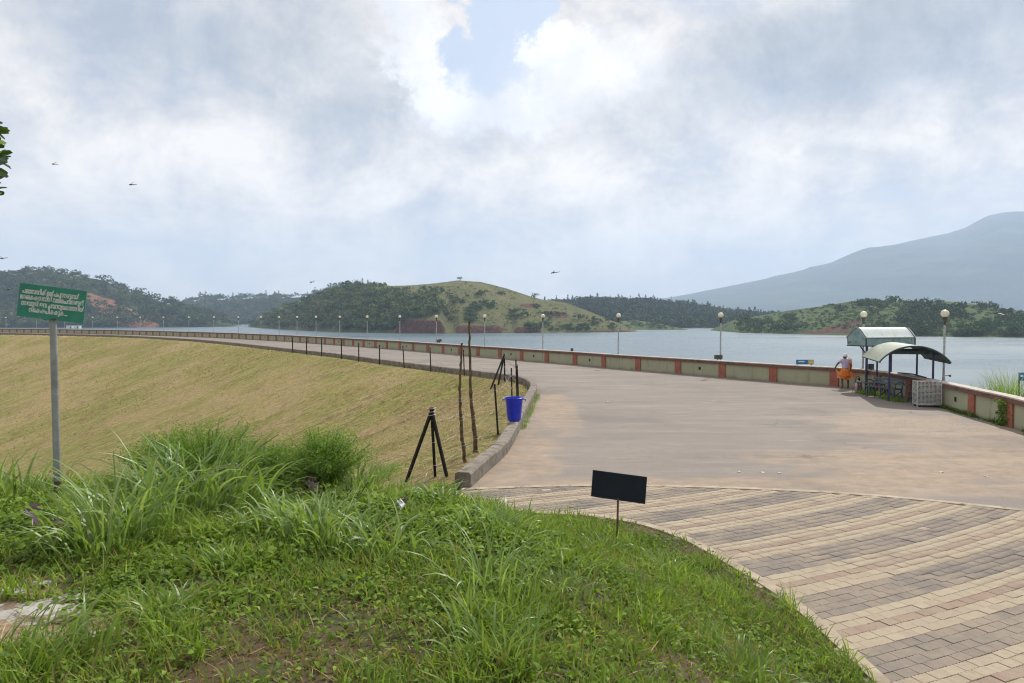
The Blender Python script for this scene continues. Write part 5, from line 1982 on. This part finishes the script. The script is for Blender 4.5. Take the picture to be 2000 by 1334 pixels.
# broad-leaved weeds
def weed_patch(cx, cy, rx, ry, n, h, size, rg, tint, V_, F_, T_):
    x, y = rg.normal(cx, rx, n), rg.normal(cy, ry, n)
    zz_ = ground(x, y) + h * rg.random(n) ** .7 * (.5 + .5 * np.exp(-((x - cx) / rx) ** 2 - ((y - cy) / ry) ** 2))
    L_ = rg.uniform(.6, 1.2, n) * size
    v, f, kk = leaves(np.stack([x, y, zz_], 1), L_, L_ * rg.uniform(.45, .7, n), rg)
    F_.append(f + sum(len(q) for q in V_))
    V_.append(v)
    T_.append(np.repeat(np.clip(rg.normal(tint, .2, n), 0, 1), kk))


VS, FS, TS = [], [], []
rg = np.random.default_rng(202)
patches = [(40, 1040, 1.0, .16), (110, 1075, .9, .12), (20, 1000, 1.0, .18), (160, 1020, .8, .16), (280, 1120, .6, .08), (520, 1090, .9, .12), (450, 1060, .8, .14), (560, 950, 1.0, .25), (640, 930, 1.0, .3),
           (500, 930, .9, .3), (700, 1000, 1.0, .16), (780, 1040, 1.0, .16), (860, 1050, 1.0, .16), (620, 1000, .9, .16), (900, 1020, .9, .14), (980, 1060, .8, .14), (1060, 1060, .9, .14), (1120, 1030, .7, .12), (240, 930, 1.0, .3),
           (330, 940, 1.0, .3), (60, 930, 1.0, .25), (1180, 1130, .7, .10), (1280, 1160, .7, .10), (1000, 1130, .8, .1), (1380, 1150, .6, .09), (1450, 1230, .6, .08), (1300, 1230, .5, .07), (1130, 1240, .5, .07), (200, 1190, .4, .08),
           (250, 1150, .5, .08), (430, 1180, .5, .07), (1250, 1060, .5, .08), (1330, 1100, .5, .08), (820, 990, .7, .16), (740, 930, .8, .2), (860, 960, .5, .14), (1550, 1290, .5, .07), (700, 1150, .5, .07), (860, 1180, .5, .07)]
for i, (px, py, s_, h) in enumerate(patches):
    x, y, _ = plant_at(px, py)
    weed_patch(x, y, .42 * s_, .40 * s_, int(800 * s_ * s_) + 220, h, .055 if py > 1100 else .07, rg, rg.uniform(.35, .75), VS, FS, TS)
p = sample_bank(21000, rg, 2.2, 12.8, 1.5)
p = p[fbm(p[:, 0] * 2.2, p[:, 1] * 2.2, 3, 91) > -.12]
b1, b2 = bare(p)
p = p[~b1 & ~b2]
N = len(p)
v, f, kk = leaves(np.c_[p, ground(p[:, 0], p[:, 1]) + rg.uniform(.01, .09, N)], rg.uniform(.025, .065, N), rg.uniform(.014, .032, N), rg)
FS.append(f + sum(len(q) for q in VS))
VS.append(v)
TS.append(np.repeat(np.clip(rg.normal(.5, .25, N), 0, 1), kk))
stuff('leafy_weeds', np.concatenate(VS), np.concatenate(FS), MAT['weed'], np.concatenate(TS), 'low broad-leaved weeds carpeting the foreground bank', 'weeds')


def clump(px, py, h, n, label, spread=.14, heading=None, tint=.6, droop=(1.1, 2.3), wid=(.010, .018), seed=0, mat_='tall', Y=None, name='grass_clump', xyz=None):
    rg = np.random.default_rng(900 + seed)
    x, y, z = xyz if xyz is not None else plant_at(px, py)
    P = np.c_[rg.normal(0, spread, n), rg.normal(0, spread, n), np.zeros(n)]
    P = np.clip(P, -1.7 * spread, 1.7 * spread)
    P[:, 2] = (ground(P[:, 0] + x, P[:, 1] + y) - z if xyz is None else 0) - .02
    if heading is None:
        az_ = np.arctan2(P[:, 1], P[:, 0]) + rg.normal(0, .9, n)
    else:
        az_ = rg.normal(heading, .8, n)
    L_ = h * rg.uniform(.55, 1.25, n)
    V, F, kk = blades(P, L_, rg.uniform(*wid, n), az_, np.abs(rg.normal(.12, .14, n)), rg.uniform(*droop, n) * rg.uniform(.5, 1, n), 6, rg, tipw=.06)
    ti = np.clip(rg.normal(tint, .17, n) - .5 * (rg.random(n) < .07), 0, 1)
    o = link(name, fastmesh(name, V, F, MAT[mat_], {'tint': np.repeat(ti, kk)}), None, (x, y, z))
    tag(o, label, 'grass clump', 'tall grass clumps')
    return o


CL = [(20, 985, .75, 70, 'arching grass clump at the left edge behind the sign pole', .18, None, .55),
      (190, 1085, .85, 80, 'grass clump with long drooping blades, nearest to the sign pole base', .15, None, .7),
      (255, 1050, 1.0, 120, 'tallest arching grass clump right of the sign pole', .20, None, .65),
      (320, 1000, 1.05, 110, 'dense tall grass clump behind the tallest one by the sign', .20, None, .6),
      (400, 985, 1.05, 110, 'tall grass clump below the feathery shrub, left of the bank middle', .2, None, .6),
      (470, 1000, .85, 80, 'grass clump at the right end of the tall stand by the sign', .18, 0, .65),
      (545, 1040, .55, 80, 'bright green grass clump left of the bank middle', .14, None, .75),
      (650, 1065, .6, 110, 'wide spraying grass clump in the middle of the bank', .18, None, .8),
      (600, 1045, .55, 80, 'grass clump behind the wide spraying one', .14, None, .75),
      (735, 945, .75, 100, 'grass clump below the feathery bush near the tripod', .16, None, .6),
      (700, 960, .65, 80, 'grass clump left of the one near the tripod', .15, None, .7),
      (800, 975, .6, 70, 'upright grass clump at the foot of the tripod', .12, None, .6),
      (860, 985, .45, 50, 'small grass clump at the near end of the kerb', .10, None, .65),
      (760, 1085, .5, 80, 'low arching grass clump right of the bank middle', .14, None, .7),
      (965, 1155, .62, 110, 'lone leafy grass clump in the open middle of the bank', .13, None, .7),
      (985, 1045, .5, 60, 'grass clump at the bank edge beside the paving', .14, None, .75),
      (930, 1040, .45, 50, 'grass clump left of the one at the bank edge', .12, None, .7),
      (1300, 1125, .38, 60, 'small grass tuft right of the dark sign post', .10, None, .75),
      (1180, 1075, .3, 50, 'short grass tuft left of the dark sign post', .10, None, .75),
      (95, 1285, .42, 110, 'flattened blue-green grass clump at the bottom left corner', .16, 0.3, .5),
      (300, 1215, .32, 70, 'fine green tuft right of the pale slab', .08, None, .55),
      (975, 1285, .42, 80, 'blue-green grass clump at the bottom middle', .12, None, .5),
      (1460, 1330, .42, 90, 'grey-green grass clump at the bottom right of the grass', .13, None, .45),
      (430, 1120, .35, 50, 'small tuft in the thin grass below the tall stand', .09, None, .6),
      (1090, 1165, .40, 60, 'tuft right of the lone clump in the open middle', .11, None, .65)]
for i, (px, py, h, n, lab, sp, hd, ti) in enumerate(CL):
    clump(px, py, h * .86, int(n * (.7 if i in (14, 21) else 1.0)), lab, sp * 1.15, hd, ti, seed=i, wid=(.016, .030) if py < 1100 else (.009, .016), droop=(1.5, 3.0))


# feathery shrubs
def feathery(px, py, w, h, n, label, seed):
    rg = np.random.default_rng(seed)
    x, y, z = plant_at(px, py)
    o = empty('feathery_shrub', (x, y, z), label, 'shrub', 'feathery green shrubs')
    VV, FF, TT = [], [], []
    b = MB()
    off = 0
    for k in range(n):
        a = rg.random() * 6.283
        e = rg.uniform(.25, 1.45)
        L_ = h * rg.uniform(.7, 1.1)
        end = np.array([math.cos(a) * math.cos(e) * w * rg.uniform(.5, 1.1), math.sin(a) * math.cos(e) * w * .7, L_ * (.35 + .65 * math.sin(e))])
        t = np.linspace(.2, 1, 20)
        path = np.stack([end[0] * t, end[1] * t, end[2] * (1.25 * t - .25 * t * t)], 1)
        if k % 3 == 0:
            b.tube([path[0] * .0, path[7], path[-1]], [.008, .006, .003], 4)
        m = len(t) * 5
        P = np.repeat(path, 5, 0) + rg.normal(0, .035, (m, 3)) * (.4 + .9 * np.repeat(t, 5)[:, None])
        v, f, kk = leaves(P, rg.uniform(.020, .05, m), rg.uniform(.006, .013, m), rg, up=.5)
        VV.append(v)
        FF.append(f + off)
        off += len(v)
        TT.append(np.repeat(np.clip(rg.normal(.55, .2, m), 0, 1), kk))
    b.build('stems', MAT['stem'], o)
    q = link('foliage', fastmesh('foliage', np.concatenate(VV), np.concatenate(FF), MAT['fern'], {'tint': np.concatenate(TT)}), o)
    q['kind'] = 'stuff'


feathery(405, 960, 1.15, .80, 240, 'bright feathery shrub rising behind the tall grass, left of the bank middle', 1)
feathery(330, 945, .8, .62, 110, 'lower feathery shrub behind the tall grass nearest the sign', 2)
feathery(630, 950, .85, .68, 170, 'round feathery shrub on the crest of the bank left of the tripod', 3)
feathery(520, 945, .7, .50, 90, 'small feathery shrub between the two larger ones', 4)


# broad lobed leaves on stalks
def lobed(rad_, lobes=7):
    vs, fs = [(0, 0, 0)], []
    n = lobes * 4
    for i in range(n + 1):
        a = -2.6 + 5.2 * i / n
        ph = (i % 4)
        r_ = rad_ * (1.0 if ph == 2 else .62 if ph in (1, 3) else .34) * (1 - .12 * abs(a))
        vs.append((r_ * math.cos(a), r_ * math.sin(a), -.18 * r_ + (.03 * rad_ if ph == 2 else 0)))
    for i in range(1, n + 1):
        fs.append((0, i, i + 1))
    return MB().add(vs, fs)


def castor(px, py, spots, label, mat_, seed):
    rg = random.Random(seed)
    x, y, z = plant_at(px, py)
    o = empty('lobed_leaf_plant', (x, y, z), label, 'plant', 'plants with lobed leaves')
    for dx_, dz_, s_ in spots:
        me_ = lobed(s_).mesh('leaf', MAT[mat_])
        dy_ = rg.uniform(-.12, .05)
        l = link('leaf', me_, o, (dx_, dy_, dz_), (R(rg.uniform(15, 55)), R(rg.uniform(-20, 20)), rg.uniform(0, 6.28)))
        me_.attributes.new('tint', 'FLOAT', 'POINT').data.foreach_set('value', [rg.uniform(.25, .9)] * len(me_.vertices))
        MB().tube([(dx_ * .15, 0, 0), (dx_ * .7, dy_ * .5, dz_ * .6), (dx_, dy_, dz_)], [.008, .006, .004], 5).build('stalk', MAT['stem'], o)


castor(80, 1048, [(.0, .20, .15), (.16, .13, .12), (-.10, .26, .11), (.22, .07, .09)], 'purple lobed leaves low beside the sign pole', 'purple', 1)
castor(605, 990, [(0, .22, .11), (.12, .16, .10), (-.1, .2, .09), (.02, .30, .08)], 'purple lobed leaves in the weeds left of the green lobed plant', 'purple', 2)
castor(680, 990, [(0, .26, .13), (.15, .20, .12), (-.13, .18, .11), (.06, .34, .10), (.22, .28, .09)], 'grey-green lobed leaves in the weeds behind the middle clumps', 'glaucous', 3)
castor(410, 1000, [(0, .16, .08), (.08, .12, .07)], 'single dark lobed leaf among the tall grass', 'purple', 4)
castor(790, 1012, [(0, .2, .06), (.06, .13, .05), (-.06, .10, .05)], 'dark lobed sprig in front of the kerb end', 'purple', 5)
castor(590, 1100, [(.0, .05, .06), (.07, .04, .05)], 'dark red lobed leaf lying low near the spraying clump', 'purple', 6)

# ------------------------------------------------------------------ grass of the dry slope
rg = np.random.default_rng(303)
def slope_pts(n, s0, s1, d0, d1, pw=1.0):
    kl = np.r_[0, np.cumsum(np.linalg.norm(np.diff(KERB_L, axis=0), axis=1))]
    s = rg.uniform(s0, s1, n)
    nn = normals2(KERB_L)
    d_ = d0 + (d1 - d0) * rg.random(n) ** pw
    return np.stack([np.interp(s, kl, KERB_L[:, i]) + np.interp(s, kl, nn[:, i]) * d_ for i in (0, 1)], 1), d_


parts = []
p1, d1 = slope_pts(15000, 0, 24, .02, 9, 1.3)
p2, d2 = slope_pts(22000, 10, 75, .05, 24, 1.4)
p3, d3 = slope_pts(15000, 60, 150, .05, 40, 1.4)
for p, lo, hi, wlo, whi in ((p1, .05, .20, .004, .008), (p2, .07, .22, .010, .02), (p3, .10, .30, .03, .05)):
    N = len(p)
    zf = emb_z(p[:, 0], p[:, 1])[0]
    pv_ = fbm(p[:, 0] * .5, p[:, 1] * .5, 3, 77)
    V, F, kk = blades(np.c_[p, zf - .01], rg.uniform(lo, hi, N), rg.uniform(wlo, whi, N), rg.random(N) * 6.283, rg.uniform(.2, 1.3, N), rg.uniform(.9, 1.8, N), 2, rg)
    parts.append((V, F, np.repeat(np.clip(.42 + .45 * pv_ + rg.normal(0, .16, N), 0, 1), kk)))
o = 0
Fs = []
for V, F, T in parts:
    Fs.append(F + o)
    o += len(V)
stuff('slope_grass', np.concatenate([q[0] for q in parts]), np.concatenate(Fs), MAT['scrubg'], np.concatenate([q[2] for q in parts]), 'thin dry grass growing on the dam slope', 'grass')
p, _ = slope_pts(13000, 0, 30, .05, 6, 1.2)
N = len(p)
k = rg.random(N) < .35 + .6 * (fbm(p[:, 0] * .9, p[:, 1] * .9, 3, 88) > -.05)
p = p[k]
N = len(p)
V, F, kk = blades(np.c_[p, emb_z(p[:, 0], p[:, 1])[0] + .012], rg.uniform(.12, .42, N), rg.uniform(.005, .010, N), rg.random(N) * 6.283, rg.uniform(1.2, 1.6, N), rg.uniform(1.4, 1.75, N), 2, rg)
stuff('mown_straw', V, F, MAT['straw'], np.repeat(rg.random(N), kk), 'pale cut straw lying round the fence posts', 'straw')


# weeds at kerb foot, wall foot and under the shelter
def verge(name, pts, h, n_per, label, rg, mat_='tall', seg=3, w=(.006, .012), tint=.6, jitter=.06):
    pts = np.array(pts)
    P = np.repeat(pts, n_per, 0) + rg.normal(0, jitter, (len(pts) * n_per, 2))
    N = len(P)
    hh = np.repeat(rg.uniform(.3, 1.0, len(pts)), n_per)
    V, F, kk = blades(np.c_[P, np.full(N, -.01)], h * hh * rg.uniform(.5, 1.2, N), rg.uniform(*w, N), rg.random(N) * 6.283, np.abs(rg.normal(.2, .25, N)), rg.uniform(.5, 1.8, N), seg, rg)
    return stuff(name, V, F, MAT[mat_], np.repeat(np.clip(rg.normal(tint, .2, N), 0, 1), kk), label, 'weeds')


rg = np.random.default_rng(404)
kp = KERB[(KERB[:, 1] > 20.5) & (KERB[:, 1] < 30)] - normals2(KERB)[(KERB[:, 1] > 20.5) & (KERB[:, 1] < 30)] * .07
kp = np.repeat(kp, 3, 0)
kp = kp[rg.random(len(kp)) < .75]
verge('kerb_weeds', kp, .17, 16, 'strip of green weeds along the road foot of the kerb', rg)
wp = (WALL + WN * .10)[(WALL[:, 1] > 17) & (WALL[:, 1] < 26)]
wp = np.repeat(wp, 4, 0) + rg.normal(0, .05, (len(wp) * 4, 2))
wp = wp[fbm(wp[:, 0] * 1.5, wp[:, 1] * 1.5, 3, 5) > -.15]
verge('wall_foot_weeds', wp, .22, 22, 'dark weeds growing along the foot of the parapet at right', rg, 'weed', tint=.2, w=(.012, .025))
sp = np.array([onz(px, py)[:2] for px, py in ((1683, 768), (1690, 766), (1696, 769), (1702, 768), (1708, 770), (1714, 772), (1722, 776), (1730, 779), (1738, 781), (1746, 783), (1756, 785), (1690, 770), (1700, 771))])
verge('shelter_weeds', sp, .30, 90, 'patch of green weeds round the post feet of kiosk and shelter', rg, 'weed', tint=.6, w=(.015, .03), jitter=.13)
gl = (WALL - WN * 1.1)[(WALL[:, 1] > 15) & (WALL[:, 1] < 27)]
gl = np.repeat(gl, 5, 0) + rg.normal(0, .25, (len(gl) * 5, 2))
gl = gl[rg.random(len(gl)) < .5]
verge('ledge_weeds', gl, .95, 10, 'scattered weeds on the ledge beyond the right end of the parapet', rg, 'weed', 4, (.012, .022), .65, .1)
for i, (px, h, n, lab) in enumerate(((1985, 1.65, 260, 'tallest bright grass beyond the parapet at the right edge'), (1962, 1.5, 220, 'bright tall grass beyond the parapet, second clump from the right edge'),
                                     (1935, 1.15, 120, 'thin grass clump beyond the parapet, third from the right edge'), (1880, .95, 60, 'sparse green sprig above the parapet nearest the shelter'))):
    c_ = on_curve((WALL - WN * 1.35)[WALL[:, 1] < 27], px)
    clump(0, 0, h, n, lab, .22, None, .85, (.5, 1.5), (.010, .018), 60 + i, xyz=(float(c_[0]), float(c_[1]), -.1))
# creeper on the last pillar in view
rg = np.random.default_rng(505)
q = wall_at(s_ref - 2.5 + .3)
n = 260
t_ = rg.normal(0, .16, n)
P = np.stack([q[0][0] + q[1][0] * rg.uniform(.07, .16, n) - q[1][1] * t_, q[0][1] + q[1][1] * rg.uniform(.07, .16, n) + q[1][0] * t_, rg.uniform(.0, .78, n)], 1)
P2 = np.stack([q[0][0] + q[1][0] * rg.uniform(.05, .35, n) - q[1][1] * rg.normal(.35, .15, n), q[0][1] + q[1][1] * rg.uniform(.05, .35, n) + q[1][0] * rg.normal(.35, .15, n), rg.uniform(.0, .40, n)], 1)
v, f, kk = leaves(P, rg.uniform(.05, .11, len(P)), rg.uniform(.035, .07, len(P)), rg, up=.3)
cre = empty('creeper', (float(q[0][0]), float(q[0][1]), 0), 'green creeper climbing the parapet pillar at the right edge', 'creeper')
base = np.array([q[0][0], q[0][1], 0])
link('foliage', fastmesh('foliage', v - base, f, MAT['weed'], {'tint': np.repeat(np.clip(rg.normal(.4, .2, len(P)), 0, 1), kk)}), cre)['kind'] = 'stuff'
b = MB()
for i in range(5):
    a = rg.normal(0, .1, 4)
    b.tube([(q[1][0] * .08 - q[1][1] * a[j], q[1][1] * .08 + q[1][0] * a[j], .22 * j) for j in range(4)], .006, 4)
b.build('stems', MAT['stem'], cre)

# ------------------------------------------------------------------ leafy branch reaching in at the left
MAT['treeleaf'] = leafmat('glossy_tree_leaf', [(0, (.02, .05, .012)), (.5, (.04, .085, .018)), (.85, (.10, .18, .02)), (1, (.22, .32, .04))], .35, .3, scale=3, spec=.6)
tx, ty = -7.2, 5.6
tz = float(ground(tx, ty))
tr = empty('tree', (tx, ty, tz), 'broad-leaved tree whose leafy branch enters at the left edge of the sky', 'tree')
MB().tube([(0, 0, -.3), (.05, 0, 1.2), (.0, .1, 2.4), (.2, .1, 3.6)], [.17, .14, .12, .08], 12).build('trunk', MAT['bark'], tr, smooth=60)
tips = [(-3.72, 5.0, 4.52), (-3.70, 5.05, 4.34), (-3.68, 5.0, 4.12), (-3.74, 4.95, 4.02)]
br = MB()
br.tube([(.05, .05, 2.2), (1.4, -.2, 2.7), (2.7, -.5, 3.0), (3.3, -.6, 3.05)], [.07, .05, .03, .018], 8)
br.tube([(0, .1, 2.4), (-.8, .5, 3.2), (-1.5, .8, 3.6)], [.07, .04, .02], 8)
for t_ in tips:
    br.tube([(3.0, -.52, 3.04), (3.25, -.58, (3.05 + t_[2] - tz) / 2), (t_[0] - tx, t_[1] - ty, t_[2] - tz)], [.014, .009, .005], 6)
br.build('branch', MAT['bark'], tr)
rg = np.random.default_rng(606)


def tleaf():
    vs, fs = [], []
    ts = np.linspace(0, 1, 7)
    for t in ts:
        w = .5 * math.sin(math.pi * min(t * .80 + .03, 1)) ** .8 * .56
        for s_ in (-1, 0, 1):
            vs.append((t, s_ * w, -.12 * t * t + (.05 if s_ else 0)))
    for i in range(6):
        for j in (0, 1):
            fs.append((i * 3 + j, i * 3 + j + 1, i * 3 + j + 4, i * 3 + j + 3))
    return MB().add(vs, fs)


lm = []
for k in range(4):
    me_ = tleaf().mesh('leaf', MAT['treeleaf'], 80)
    me_.attributes.new('tint', 'FLOAT', 'POINT').data.foreach_set('value', [(.15, .35, .55, .95)[k]] * len(me_.vertices))
    lm.append(me_)
for i in range(110):
    py = rg.uniform(236, 388)
    reach = 20 * math.exp(-((py - 300) / 30) ** 2) + 13 * math.exp(-((py - 350) / 25) ** 2) + 11 * math.exp(-((py - 262) / 16) ** 2) - 8
    px = min(rg.uniform(-42, 14), reach - 6)
    p = at(px - 8, py, 5 + rg.normal(0, .12))
    sz = rg.uniform(.06, .10)
    o = link('leaf', lm[int(rg.choice(4, p=[.42, .33, .15, .10]))], tr, (p[0] - tx, p[1] - ty, p[2] - tz), (rg.normal(0, .7), rg.normal(-.15, .45), rg.normal(0, .8)))
    o.scale = (sz, sz, sz)
tw = MB()
P = []
hubs = [(-1.5, .8, 3.6), (-.8, .5, 3.2), (.2, .1, 3.6), (1.4, -.2, 2.75), (.7, -.05, 2.5), (2.0, -.33, 2.85), (2.5, -.45, 2.95)]
for hb in hubs:
    for k in range(9):
        e = np.array(hb) + rg.normal(0, 1, 3) * [.42, .42, .30] + [0, 0, .22]
        m_ = (np.array(hb) + e) / 2 + rg.normal(0, .05, 3)
        tw.tube([hb, m_, e], [.014, .009, .004], 5)
        for t_ in np.linspace(.35, 1.0, 16):
            P.append((m_ * (1 - t_) + e * t_) + rg.normal(0, .055, 3))
tw.build('twigs', MAT['bark'], tr)['kind'] = 'stuff'
P = np.array(P)
P = P[((P[:, 0] + tx) / (P[:, 1] + ty) < -.76) & (P[:, 2] > 1.9)]
v, f, kk = leaves(P, rg.uniform(.08, .13, len(P)), rg.uniform(.05, .08, len(P)), rg, up=.5)
link('crown', fastmesh('crown', v, f, MAT['treeleaf'], {'tint': np.repeat(rg.random(len(P)), kk)}), tr)['kind'] = 'stuff'

# ------------------------------------------------------------------ slabs, stones, litter
MAT['slab'] = simple('pale_slab', (.30, .28, .26), (.46, .44, .41), 9, .95, bump=.8, spots=((.17, .125, .085), 5, .50))


def stone(px, py, w, dpt, h, label, seed, name='stone_slab', cat='slab', mat_='slab'):
    rg = np.random.default_rng(seed)
    x, y, z = plant_at(px, py)
    n = 16
    a = np.linspace(0, 2 * math.pi, n, endpoint=False)
    r_ = 1 + .16 * rg.normal(0, 1, n)
    r_ *= 1 / np.maximum(np.abs(np.cos(a)), np.abs(np.sin(a))) ** .6
    vs = []
    for (k, zz_) in ((1.0, -.05), (1.0, h * .7), (.93, h)):
        vs += [(w / 2 * r_[i] * k * math.cos(a[i]), dpt / 2 * r_[i] * k * math.sin(a[i]), zz_ + (.006 * rg.normal() if zz_ > 0 else 0)) for i in range(n)]
    vs.append((0, 0, h))
    fs = []
    for l in (0, 1):
        fs += [(l * n + i, l * n + (i + 1) % n, (l + 1) * n + (i + 1) % n, (l + 1) * n + i) for i in range(n)]
    fs += [(2 * n + i, 2 * n + (i + 1) % n, 3 * n) for i in range(n)]
    tag(MB().add(vs, fs).build(name, MAT[mat_], None, smooth=30, loc=(x, y, z)), label, cat)


stone(52, 1205, .62, .36, .02, 'large pale stone slab in the bare patch at lower left', 1)
stone(12, 1165, .26, .14, .03, 'small pale slab at the left edge above the large one', 2)
stone(130, 1178, .22, .16, .03, 'pale slab piece touching the right side of the large one', 3)
stone(205, 1245, .20, .12, .03, 'narrow pale slab piece right of the flattened grass', 4)
stone(85, 1145, .12, .08, .03, 'little pale stone among leaves above the slab', 5)
stone(302, 1122, .10, .07, .03, 'grey stone in the thin grass below the tall stand', 6)
MAT['paper'] = simple('paper_scrap', (.60, .60, .58), (.74, .74, .72), 20, .8)


def scrap(loc, w, label, seed):
    rg = np.random.default_rng(seed)
    g_ = [[(w * (u - .5) + .01 * rg.normal(), w * .6 * (v - .5) + .01 * rg.normal(), .004 + abs(rg.normal(0, w * .10))) for v in np.linspace(0, 1, 4)] for u in np.linspace(0, 1, 5)]
    tag(MB().sheet(g_, .002).build('litter', MAT['paper'], None, loc=loc), label, 'litter', 'scraps of litter on the road')


for i, (px, py, w, lab) in enumerate(((1443, 922, .13, 'white scrap on the asphalt, leftmost of three beyond the paving'), (1490, 923, .10, 'white scrap on the asphalt, middle of three beyond the paving'), (1524, 924, .12, 'white scrap on the asphalt, rightmost of three beyond the paving'),
                                      (1840, 923, .15, 'long white scrap on the sandy road at right'), (1925, 931, .11, 'crumpled white scrap at the far right of the sandy road'), (1269, 944, .06, 'tiny white scrap beside the top corner of the dark sign'),
                                      (1187, 786, .22, 'pale scrap in the middle of the road'))):
    p = onz(px, py)
    scrap((p[0], p[1], .003), w * .65, lab, i)
x, y, z = plant_at(782, 1022)
g_ = [[(.05 * (u - .5) + .02 * math.sin(5 * v), .03 * math.sin(7 * u + 3 * v), .14 + .09 * v + .015 * math.sin(9 * u)) for u in np.linspace(0, 1, 7)] for v in np.linspace(0, 1, 9)]
tag(MB().sheet(g_, .002).build('plastic_scrap', MAT['paper'], None, smooth=60, loc=(x, y, z)), 'white plastic scrap caught upright in the weeds before the kerb end', 'litter')

# ------------------------------------------------------------------ the air
hm = bpy.data.materials.new('haze')
hm.use_nodes = True
ht = NT(hm.node_tree)
ht.n.clear()
pv = ht.new('ShaderNodeVolumePrincipled')
pv.inputs['Color'].default_value = (.60, .76, 1.0, 1)
pv.inputs['Density'].default_value = .00019
pv.inputs['Anisotropy'].default_value = .15
ho = ht.new('ShaderNodeOutputMaterial')
ht.l.new(pv.outputs[0], ho.inputs['Volume'])
top = float(mountain.Z.max()) + 15
hz = MB().box((0, 3200, (top - 37.5) / 2), (15400, 9600, top + 37.5)).build('haze', hm)
hz['kind'] = 'stuff'
